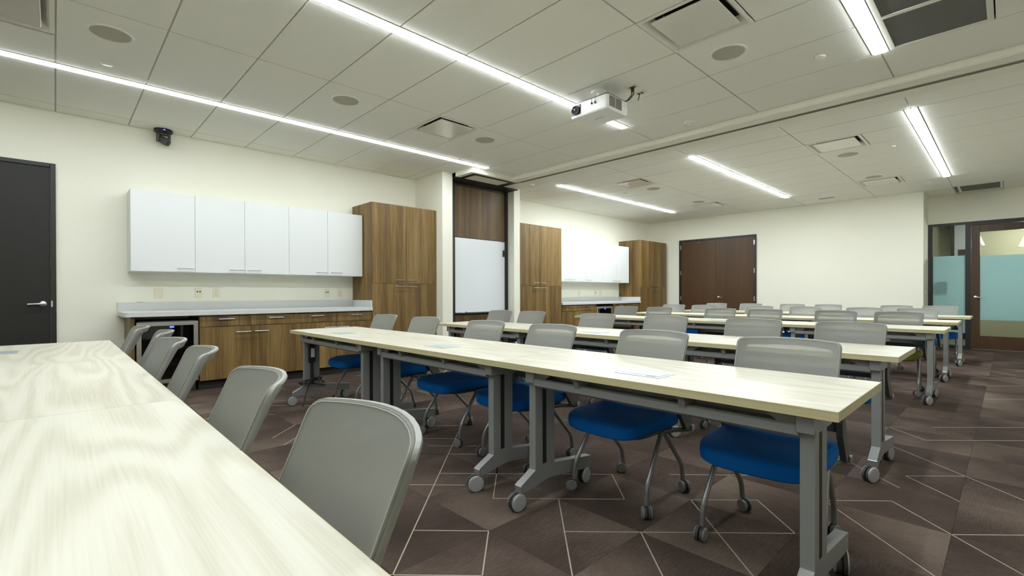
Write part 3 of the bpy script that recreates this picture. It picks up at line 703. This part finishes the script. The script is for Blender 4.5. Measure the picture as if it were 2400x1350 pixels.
def countertop(lab, ya, yb, left_end):
    t = thing('countertop', lab, 'countertop', (WX, (ya+yb)/2, 0.866), 0, 'pale solid counters'); oy = (ya+yb)/2
    r = 0.055; xo = CF+0.028-WX
    poly = [(0.002, ya-oy)]+([(xo-r+r*math.sin(k*PI/12), ya-oy+r-r*math.cos(k*PI/12)) for k in range(7)] if left_end else [(xo, ya-oy)])+[(xo, yb-oy), (0.002, yb-oy)]
    MB().prism(poly, 'z', 0.0015, 0.050).obj('counter_slab', 'counter', t)
    box(0.002, 0.022, ya-oy, yb-oy, 0.0505, 0.150).obj('backsplash', 'counter', t)
    box(0.0225, xo-0.012, yb-oy-0.02, yb-oy, 0.0505, 0.150).obj('side_splash', 'counter', t)
countertop('pale counter slab over the near base cabinets and wine cooler', 0.512, 3.343, True)
countertop('pale counter slab over the far base cabinets and wine cooler', 7.630, 10.668, False)
t = thing('cabinet_end_panel', 'walnut end panel left of the near wine cooler', 'panel', (WX+0.3, 0.592, 0)); box(-0.298, 0.32, -0.018, 0.018, 0, 0.866).obj('panel_board', 'walnut', t)
def cooler(lab, ya, yb):
    oy = (ya+yb)/2; t = thing('wine_cooler', lab, 'cooler', (CF-0.02, oy, 0), 0, 'wine coolers under the counters'); h = (yb-ya)/2-0.012
    mb = MB().box(-0.55, -0.03, -h, -h+0.02, 0.10, 0.815).box(-0.55, -0.03, h-0.02, h, 0.10, 0.815).box(-0.55, -0.53, -h, h, 0.10, 0.815).box(-0.55, -0.03, -h, h, 0.795, 0.815).box(-0.55, -0.03, -h, h, 0.10, 0.12)
    mb.obj('cooler_body', 'interior', t)
    box(-0.55, -0.02, -h+0.02, h-0.02, 0.0, 0.10).obj('plinth', 'toekick', t)
    f = 0.042; z0, z1 = 0.125, 0.805
    fr = MB()
    def q(a, b): return fr.prism(a, 'x', -0.028, b)
    q([(-h, z0), (-h+f, z0+f), (-h+f, z1-f), (-h, z1)], 0.012); q([(h, z0), (h, z1), (h-f, z1-f), (h-f, z0+f)], 0.012)
    q([(-h, z1), (-h+f, z1-f), (h-f, z1-f), (h, z1)], 0.012); q([(-h, z0), (h, z0), (h-f, z0+f), (-h+f, z0+f)], 0.012)
    d = fr.obj('door_frame', 'steel', t)
    box(-0.012, -0.006, -h+f, h-f, z0+f, z1-f).obj('pane', 'smokeglass', d)
    for z in (0.495, 0.325, 0.63): 
        if z < 0.6: box(-0.09, -0.045, -h+f+0.005, h-f-0.005, z-0.018, z+0.018).obj('shelf_front', 'shelfwood', t)
        box(-0.50, -0.09, -h+0.03, h-0.03, z-0.004, z).obj('shelf', 'steel', t)
    box(-0.06, -0.045, -h+f, h-f, z1-f-0.05, z1-f).obj('control_panel', 'black', t)
    box(-0.0058, -0.0045, 0.015, 0.055, z1-f-0.026, z1-f-0.008).obj('display', 'blueled', t)
cooler('stainless wine cooler with glass door under the near counter', 0.612, 1.197)
cooler('stainless wine cooler with glass door under the far counter', 8.842, 9.492)
# wall plates over the counters
def plate(y, z, lab, kind, wd=0.078):
    t = thing('wall_plate', lab, 'outlet', (WX, y, z), 0, 'wall plates above the counters')
    box(0.0005, 0.006, -wd/2, wd/2, -0.062, 0.062, bev=0.002).obj('cover_plate', 'plate', t)
    if kind == 'duplex':
        for s in (-1, 1):
            box(0.006, 0.0085, -0.017, 0.017, s*0.022-0.015, s*0.022+0.015, bev=0.002).obj('receptacle', 'plate', t)
            mb = MB()
            for a in (-0.006, 0.006): mb.box(0.0083, 0.0092, a-0.0015, a+0.0015, s*0.022-0.003, s*0.022+0.007)
            mb.box(0.0083, 0.0092, -0.002, 0.002, s*0.022-0.011, s*0.022-0.007); mb.obj('socket_slots', 'slot', t)
    elif kind == 'data':
        for s in (-1, 1): box(0.006, 0.009, s*0.014-0.008, s*0.014+0.008, 0.008, 0.024).obj('jack', 'teal', t)
        box(0.006, 0.008, -0.02, 0.02, -0.03, -0.005).obj('blank_insert', 'plate', t)
    else: box(0.006, 0.008, -0.018, 0.018, -0.034, 0.034).obj('blank_insert', 'plate', t)
plate(0.898, 1.125, 'ivory blank wall plate over the near counter, leftmost of five', 'blank', 0.09)
plate(1.307, 1.127, 'ivory data plate with teal jacks over the near counter, left one', 'data')
plate(1.50, 1.127, 'ivory duplex outlet over the near counter beside the left data plate', 'duplex')
plate(2.943, 1.12, 'ivory data plate with teal jacks over the near counter, by the tall cabinet', 'data')
plate(3.142, 1.12, 'ivory duplex outlet over the near counter, closest to the tall cabinet', 'duplex', 0.074)
plate(9.007, 1.105, 'ivory blank wall plate over the far counter, left one', 'blank', 0.08)
plate(9.65, 1.108, 'ivory data plate with dark jacks over the far counter', 'data', 0.08)
plate(9.855, 1.105, 'ivory duplex outlet over the far counter, right one', 'duplex', 0.08)
t = tag(box(-0.008, 0.008, -0.032, 0.032, 0, 0.006, bev=0.002).obj('metal_clip', 'steel', None, (WX+0.012, 0.72, 1.0165)), 'tiny metal clip lying on the left end of the near backsplash', 'clip')

# ================================================================== PARTITION POCKET with whiteboard
px = -6.50
t = thing('pocket_partition', 'folded partition with walnut panels and whiteboard in a dark frame between the cabinet runs', 'partition', (px, 5.395, 0)); oy = 5.395
ya, yb = 4.872-oy, 6.036-oy
box(-0.08, -0.004, 4.69-oy, 6.10-oy, 0.0, 2.99).obj('core', 'black', t)
mb = MB().box(-0.004, 0.035, 4.69-oy, ya, 0, 2.99).box(-0.004, 0.03, yb, 6.10-oy, 0, 2.99).box(-0.004, 0.02, ya, yb, 2.955, 2.99).box(-0.004, 0.012, ya, yb, 2.062, 2.078).box(-0.004, 0.014, ya, yb, 0.735, 0.785).box(-0.004, 0.012, ya, yb, 0.0, 0.05)
mb.obj('dark_frame', 'darkframe', t)
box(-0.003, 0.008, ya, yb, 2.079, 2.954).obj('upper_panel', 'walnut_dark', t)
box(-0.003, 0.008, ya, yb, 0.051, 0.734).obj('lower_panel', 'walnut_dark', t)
wb = box(-0.003, 0.010, ya+0.004, yb-0.004, 0.786, 2.061).obj('whiteboard', 'whiteboard', t)
mb = MB().box(0.0, 0.013, ya, ya+0.006, 0.782, 2.063).box(0.0, 0.013, yb-0.006, yb, 0.782, 2.063).box(0.0, 0.013, ya, yb, 2.056, 2.063); mb.obj('board_trim', 'nickel', wb)
box(0.014, 0.062, ya, yb, 0.770, 0.780).obj('pen_tray', 'arm', t)
box(0.010, 0.035, yb-0.055, yb-0.002, 1.79, 1.905, bev=0.004).obj('latch_box', 'black', t)
t = thing('marker_pen', 'blue and white dry erase marker on the whiteboard tray', 'marker', (px+0.042, 5.06, 0.7885))
MB().tube([(0, -0.045, 0), (0, 0.015, 0)], 0.008, 10).obj('barrel', 'tagwhite', t); MB().tube([(0, 0.016, 0), (0, 0.055, 0)], 0.0085, 10).obj('cap', 'marker', t)
t = thing('strobe_unit', 'small white wall strobe beside the second tall cabinet top', 'alarm', (-6.40, 6.2555, 2.69)); 
box(-0.05, 0.05, 0, 0.03, -0.085, 0.085, bev=0.006).obj('strobe_body', 'white', t); MB().lathe([(0, 0), (0.03, 0), (0.026, 0.018), (0, 0.024)], 18, 0, Matrix.Translation((0, 0.03, 0.03)) @ Matrix.Rotation(-PI/2, 4, 'X')).obj('strobe_lens', 'glass', t)

# ================================================================== TABLES
TD, TH, TT = 0.72, 0.737, 0.033
def caster_mesh(name, r, wd, mats):
    mb = MB(); R = Matrix.Translation((0, 0, r)) @ Matrix.Rotation(PI/2, 4, 'Y')
    for s in (-1, 1):
        S = Matrix.Scale(s, 4, Vector((1, 0, 0)))
        i, o = wd*0.10, wd/2
        mb.lathe([(0, i), (r*0.98, i), (r, i+0.004), (r, o-0.006)], 20, 1, S @ R)
        mb.lathe([(r, o-0.006), (r*0.97, o-0.002), (r*0.86, o), (r*0.84, o-0.0015), (r*0.80, o+0.0005), (0, o+0.002)], 20, 0, S @ R)
    mb.box(-wd*0.09, wd*0.09, -r*0.35, r*0.75, r*0.5, r*1.75, 2)
    mb.tube([(0, r*0.45, r*1.5), (0, r*0.45, r*2.3)], r*0.28, 10, 2)
    return mb.mesh(name, mats)
CAST_T = caster_mesh('table_caster', 0.045, 0.05, ['wheel', 'tyre', 'silver2'])
CAST_C = caster_mesh('chair_caster', 0.031, 0.046, ['wheel2', 'tyre', 'arm'])
def leg_meshes():
    mb = MB(); y = lambda v: v-TD/2
    ft = [(0.055, 0.690), (0.055, 0.182), (-0.052, 0.128), (-0.052, 0.088), (-0.024, 0.088), (0.150, 0.116), (0.200, 0.115), (0.530, 0.080), (0.530, 0.150), (0.205, 0.188), (0.205, 0.690)]
    mb.prism([(y(a), b) for a, b in ft], 'x', -0.022, 0.022)
    mb.tube([(0, y(-0.038), 0.090), (0, y(-0.038), 0.066)], 0.011, 10); mb.tube([(0, y(0.505), 0.084), (0, y(0.505), 0.066)], 0.011, 10)
    mb.box(-0.030, 0.030, y(0.03), y(0.24), 0.640, 0.7035, 0, 0.004)
    leg = mb.mesh('leg', ['silver'])
    mb = MB()
    for s in (-1, 1): mb.box(s*0.0225-0.0012, s*0.0225+0.0012, y(0.110), y(0.138), 0.205, 0.638)
    slot = mb.mesh('cable_slot', ['black'])
    cap = MB().box(-0.0235, 0.0235, y(-0.0535), y(-0.045), 0.092, 0.127, 0, 0.002).mesh('foot_cap', ['nickel'])
    return leg, slot, cap
LEG, SLOT, CAP = leg_meshes()
ROWG = ['tables of the foreground row', 'tables of the first row', 'tables of the second row', 'tables of the third row', 'tables of the fourth row', 'tables of the last row']
PROTO = {}
def table_proto(Lt, il, ir, mo_y=0.0, mo_x=0.0):
    """local: x along the table, front edge at y=-TD/2 (towards the camera side of the room)"""
    root = link('training_table', None)
    y = lambda v: v-TD/2
    h = Lt/2-0.0005
    top = MB().box(-h+0.0015, h-0.0015, -TD/2+0.0015, TD/2-0.0015, TH-TT, TH, 0, 0.0008).obj('tabletop', 'birch', root)
    eb = MB(); z0, z1 = TH-TT+0.0003, TH-0.0008
    eb.box(-h, h, -TD/2, -TD/2+0.0014, z0, z1).box(-h, h, TD/2-0.0014, TD/2, z0, z1).box(-h, -h+0.0014, -TD/2+0.0014, TD/2-0.0014, z0, z1).box(h-0.0014, h, -TD/2+0.0014, TD/2-0.0014, z0, z1)
    eb.obj('edge_band', 'yellowedge', top)
    mo = MB().box(-0.115+mo_x, 0.115+mo_x, y(0.135+mo_y), y(0.285+mo_y), TH, TH+0.0025, 0, 0.001).obj('power_module', 'module', root)
    MB().box(-0.098+mo_x, 0.098+mo_x, y(0.165+mo_y), y(0.262+mo_y), TH+0.0025, TH+0.0038, 0, 0.0006).obj('module_lid', 'module', mo)
    MB().box(0.040+mo_x, 0.085+mo_x, y(0.152+mo_y), y(0.158+mo_y), TH+0.0025, TH+0.003).obj('lid_slot', 'slot', mo)
    xl, xr = -Lt/2+il, Lt/2-ir
    for x, s in ((xl, -1), (xr, 1)):
        lg = link('leg', LEG, root, (x, 0, 0)); link('cable_slot', SLOT, lg); link('foot_cap', CAP, lg)
        for yy, a in ((y(-0.038), random.uniform(-0.5, 0.2)), (y(0.505), random.uniform(-0.3, 0.9))): 
            c = link('caster', CAST_T, lg, (0, yy, 0), a)
            c.location = (0.045*0.45*math.sin(a), yy-0.045*0.45*math.cos(a), 0)
        MB().prism([(x-s*0.03, TH-TT-0.0005), (x-s*0.03, 0.635), (x-s*0.05, 0.640), (x-s*0.13, TH-TT-0.012), (x-s*0.13, TH-TT-0.0005)], 'y', y(0.05), y(0.085)).obj('corner_gusset', 'silver2', root)
    MB().prism([(y(0.035), 0.632), (y(0.047), 0.622), (y(0.105), 0.622), (y(0.115), 0.632), (y(0.115), 0.664), (y(0.047), 0.668), (y(0.035), 0.662)], 'x', xl+0.023, xr-0.023).obj('rail', 'silver', root)
    MB().box(xl+0.031, xr-0.031, y(0.118), y(0.160), 0.640, 0.7035).obj('cable_tray', 'silver2', root)
    MB().box(xl+0.031, xr-0.031, y(0.40), y(0.43), 0.655, 0.7035).obj('rear_rail', 'silver2', root)
    for k in (-0.16, 0.17):
        MB().prism([(y(0.0), TH-TT-0.0005), (y(0.02), 0.688), (y(0.033), 0.655), (y(0.118), 0.655), (y(0.118), TH-TT-0.0005)], 'x', k*Lt-0.014, k*Lt+0.014).obj('bracket', 'silver2', root)
    return root
ROWS = [(-0.402, -0.520, 1.52, 0.19, 0.115), (1.755, -0.365, 1.60, 0.23, 0.10), (3.50, -0.437, 1.53, 0.19, 0.115), (6.255, -0.430, 1.53, 0.19, 0.115), (7.98, -0.432, 1.53, 0.19, 0.115), (9.83, -0.395, 1.53, 0.19, 0.115)]
RN = ['foreground row', 'row just past the foreground row', 'third row from the camera', 'fourth row from the camera', 'fifth row, next to last', 'last row by the back wall']
PN = ['right end', 'middle', 'left end']
for ri, (y0, xr, Lt, il, ir) in enumerate(ROWS):
    key = (Lt, il, ir) if ri else (Lt, il, ir, -0.06, -0.12)
    for k in range(3):
        if key not in PROTO: PROTO[key] = table_proto(*key); o = PROTO[key]
        else: o = dup(PROTO[key])
        o.location = (xr-Lt*(k+0.5), y0+TD/2, 0)
        tag(o, 'birch topped caster table, %s in the %s' % (PN[k], RN[ri]), 'table', ROWG[ri])

# power cord bundle on the outer leg of the first row
lx = -0.365-1.60*3+0.23; ly = 1.755
t = thing('power_cord', 'black power cord with boxy plug coiled on the left leg of the first row tables', 'cord', (lx, ly, 0))
box(0.025, 0.060, 0.085, 0.155, 0.42, 0.60, bev=0.006).obj('surge_box', 'black', t)
box(0.0602, 0.0612, 0.105, 0.142, 0.47, 0.56).obj('white_label', 'tagwhite', t)
MB().tube([(0.040, 0.12, 0.42), (0.042, 0.12, 0.20)], 0.016, 10).obj('cord_sleeve', 'black', t)
for k in range(4):
    rr = 0.075+0.012*k; pts = [(0.005+(0.052+0.007*k)*math.cos(a), 0.13+rr*1.25*math.sin(a), 0.235-0.012*k+0.035*math.sin(a*1.0+k)) for a in [2*PI*i/20 for i in range(21)]]
    MB().tube(pts, 0.006, 7, caps=False).obj('coil', 'black', t)
MB().tube([(0.04, 0.10, 0.21), (0.05, 0.06, 0.12), (0.07, 0.03, 0.03), (0.12, 0.0, 0.007)], 0.005, 7).obj('tail', 'black', t)

# ================================================================== CHAIRS
def sgn(v): return -1 if v < 0 else 1
def superell(mb, cx, cy, cz, ax, ay, az, e1, e2, nu=36, nv=14, mi=0, bendf=None):
    vs = []; fs = []
    for j in range(nv+1):
        p = -PI/2+PI*j/nv; cp, sp = math.cos(p), math.sin(p)
        for i in range(nu):
            t = 2*PI*i/nu; ct, st = math.cos(t), math.sin(t)
            r = abs(cp)**e1
            x = ax*r*sgn(ct)*abs(ct)**e2; y = ay*r*sgn(st)*abs(st)**e2; z = az*sgn(sp)*abs(sp)**e1
            v = Vector((cx+x, cy+y, cz+z)); vs.append(bendf(v) if bendf else v)
    for j in range(nv):
        for i in range(nu): fs.append([j*nu+i, j*nu+(i+1) % nu, (j+1)*nu+(i+1) % nu, (j+1)*nu+i])
    mb.add(vs, fs, mi, True)
HW, ZB, LEAN, BUL = 0.225, 0.505, 0.44, 0.072
def back_pt(u, v, off=0.0, inset=0.0):
    """u -1..1 across, v 0..1 up; local y=0 at the top corners, +y away from the table"""
    hw = HW-inset-0.006*(1-v)
    x = u*hw; top = 0.887-0.007*(x/HW)**2-inset
    r = 0.024; ex = abs(x)-(hw-r)
    drop = r-math.sqrt(max(r*r-ex*ex, 0)) if ex > 0 else 0
    zb = ZB+inset
    z = zb+(top-zb)*v - drop*max(0.0, (v-0.8)/0.2)
    lean = (z-0.865)*LEAN
    # lumbar: lower part straightens and turns back
    k = max(0.0, 0.60-z); lean += k*k*3.0
    y = lean+BUL*(1-(x/HW)**2)*(0.55+0.45*v)
    return Vector((x, y+off, z))
us = [-1, -0.99, -0.97, -0.94, -0.90, -0.84, -0.75, -0.6, -0.4, -0.2, 0, 0.2, 0.4, 0.6, 0.75, 0.84, 0.90, 0.94, 0.97, 0.99, 1]
CH = {}
def build_chair_meshes():
    mb = MB()
    def bend(v):
        f = max(0.0, (-0.36-v.y)/0.2); s = abs(v.x)/0.24
        return Vector((v.x*(1-0.06*f), v.y, v.z-0.020*f*f+0.008*s*s))
    superell(mb, 0, -0.305, 0.425, 0.243, 0.250, 0.042, 0.42, 0.40, 40, 14, 0, bend)
    CH['seat'] = mb.mesh('seat', ['blue'])
    mb = MB(); superell(mb, 0, -0.290, 0.388, 0.215, 0.215, 0.012, 0.3, 0.4, 32, 8); CH['pan'] = mb.mesh('seat_pan', ['arm'])
    # back frame: ring with thickness behind the mesh
    fr = MB(); W = len(us)
    outer = []; inner = []
    def ring(ins):
        pts = []
        n = 14
        for i in range(n+1): pts.append((-1, i/n))
        for u in us[1:-1]: pts.append((u, 1))
        for i in range(n+1): pts.append((1, 1-i/n))
        for u in us[::-1][1:-1]: pts.append((u, 0))
        return pts
    R = ring(0); loops = []
    for ins, off in ((0.0, 0.0045), (0.0, 0.015), (0.006, 0.020), (0.034, 0.017), (0.036, 0.0045)):
        loops.append([back_pt(u, v, off, ins) for u, v in R])
    n = len(R); vs = [p for lp in loops for p in lp]; fs = []
    m_ = len(loops)
    for a in range(m_):
        b = (a+1) % m_
        for i in range(n): fs.append([a*n+i, a*n+(i+1) % n, b*n+(i+1) % n, b*n+i])
    fr.add(vs, fs, 0, True)
    CH['frame'] = fr.mesh('back_frame', ['shell'])
    mb = MB()
    mb.sheet(lambda u, v: (back_pt(us[int(round(u))], v, -0.001, 0.0025), back_pt(us[int(round(u))], v, 0.0035, 0.0025)), 0, 14, 0, 0, us=list(range(len(us))))
    CH['mesh'] = mb.mesh('mesh_panel', ['meshback'])
    pp = MB()
    for (ins, off) in ((0.0055, -0.0016),):
        lp = [back_pt(u, v, off, ins) for u, v in R if not (v == 0 and -1 < u < 1)]
        pp.tube(lp, 0.0016, 5)
    CH['piping'] = pp.mesh('piping', ['shell'])
    # side upright: plate from the frame down and back to the pivot
    for s, nm in ((-1, 'upl'), (1, 'upr')):
        mb = MB(); x = s*0.243
        mb.prism([(-0.150, 0.640), (-0.175, 0.56), (-0.168, 0.50), (-0.075, 0.372), (-0.020, 0.352), (0.012, 0.372), (-0.085, 0.515), (-0.105, 0.575), (-0.070, 0.665)], 'x', x-0.012, x+0.012)
        CH[nm] = mb.mesh('back_upright', ['arm'])
    mb = MB(); mb.box(-0.232, 0.232, -0.110, -0.088, 0.500, 0.545, 0, 0.006); CH['lumbar'] = mb.mesh('lumbar_bar', ['arm'])
    for s, nm in ((-1, 'fl'), (1, 'fr')):
        CH['leg_'+nm] = MB().tube(arc_path([(s*0.213, -0.262, 0.385), (s*0.230, -0.432, 0.150), (s*0.231, -0.440, 0.062)], 0.035, 4), 0.0125, 10).mesh('leg', ['tube'])
    for s, nm in ((-1, 'rl'), (1, 'rr')):
        CH['leg_'+nm] = MB().tube(arc_path([(s*0.213, -0.245, 0.385), (s*0.198, -0.018, 0.150), (s*0.196, -0.005, 0.062)], 0.035, 4), 0.0125, 10).mesh('leg', ['tube'])
        CH['arm_'+nm] = MB().tube(arc_path([(s*0.213, -0.265, 0.383), (s*0.216, -0.12, 0.372), (s*0.238, -0.020, 0.358), (s*0.238, 0.0, 0.372)], 0.05, 4), [0.014]*2+[0.014]*9+[0.011], 9).mesh('pivot_arm', ['arm'])
        CH['cap_'+nm] = MB().lathe([(0, 0.0), (0.017, 0.002), (0.018, 0.010), (0, 0.012)], 14, 0, Matrix.Translation((s*0.255, -0.018, 0.372)) @ Matrix.Rotation(s*PI/2, 4, 'Y')).mesh('pivot_cap', ['nickel'])
    CH['bar'] = MB().tube([(-0.213, -0.255, 0.376), (0.213, -0.255, 0.376)], 0.011, 10).mesh('cross_bar', ['tube'])
build_chair_meshes()
def chair_proto(seat):
    root = link('nesting_chair', None)
    s = link('seat', CH['seat'] if seat == 'blue' else SEAT_O, root); 
    if seat != 'blue': s['label'] = 'olive green seat cushion'
    else: s['label'] = 'bright blue seat cushion'
    link('seat_pan', CH['pan'], root)
    b = link('backrest', CH['frame'], root); link('mesh_panel', CH['mesh'], b); link('piping', CH['piping'], b); link('lumbar_bar', CH['lumbar'], b)
    link('back_upright', CH['upl'], root); link('back_upright', CH['upr'], root); link('cross_bar', CH['bar'], root)
    for nm, cx, cy in (('fl', -0.231, -0.440), ('fr', 0.231, -0.440), ('rl', -0.196, -0.005), ('rr', 0.196, -0.005)):
        lg = link('leg', CH['leg_'+nm], root); a = 0.0
        c = link('caster', CAST_C, lg, (cx, cy, 0), a)
    for nm in ('rl', 'rr'):
        a = link('pivot_arm', CH['arm_'+nm], root); link('pivot_cap', CH['cap_'+nm], a)
    return root
SEAT_O = CH['seat'].copy(); SEAT_O.materials[0] = M['olive']
CP = {'blue': chair_proto('blue'), 'olive': chair_proto('olive')}
USED = {'blue': False, 'olive': False}
CHAIRS = [(0.385, (-0.835, -1.485, -2.32, -2.915, -3.61, -4.22), 'blue'), (2.545, (-0.745, -1.46, -2.25, -2.975, -3.86, -4.63), 'blue'), (4.30, (-0.827, -1.515, -2.32, -3.13, -4.13, -4.72), 'blue'),
          (7.06, (-0.888, -1.504, -2.33, -2.94, -3.92, -4.54), 'olive'), (8.78, (-0.897, -1.508, -2.29, -2.99, -3.97, -4.56), 'blue'), (10.63, (-0.797, -1.363, -2.385, -2.995, -3.78, -4.505), 'blue')]
DYS = (0.0, 0.0, 0.012, 0.0, 0.052, 0.0)
YAWS = [(-0.057, -0.065, -0.10, -0.01, -0.13, -0.07), (0.05, -0.02, -0.03, 0.0, 0.01, 0.01)]
CG = ['chairs of the foreground row', 'chairs of the first row', 'chairs of the second row', 'chairs of the third row', 'chairs of the fourth row', 'chairs of the last row']
ORD = ['sixth', 'fifth', 'fourth', 'third', 'second', 'first']
CR = ['foreground row', 'second row', 'third row', 'fourth row', 'fifth row', 'last row']
rc = random.Random(21)
for ri, (yc, xs, seat) in enumerate(CHAIRS):
    for k, x in enumerate(xs):
        if not USED[seat]: o = CP[seat]; USED[seat] = True
        else: o = dup(CP[seat])
        o.location = (x, yc+(DYS[k] if ri == 0 else 0), 0); o.rotation_euler = (0, 0, YAWS[ri][k] if ri < 2 else rc.uniform(-0.035, 0.035))
        for lg in o.children:
            if lg.name.startswith('leg'):
                for c in lg.children:
                    a = rc.uniform(-1.2, 1.2); bx, by = c.location.x, c.location.y
                    # swivel about the stem, which sits behind the wheel axle
                    rad = 0.031*0.45
                    sx = -0.231 if bx < -0.21 else 0.231 if bx > 0.21 else -0.196 if bx < 0 else 0.196
                    sy = -0.440 if by < -0.3 else -0.005
                    c.location = (sx+rad*math.sin(a), sy-rad*math.cos(a), 0); c.rotation_euler = (0, 0, a)
        tag(o, 'grey mesh chair with %s seat, %s from the cabinet wall in the %s' % (seat, ORD[k], CR[ri]), 'chair', CG[ri])
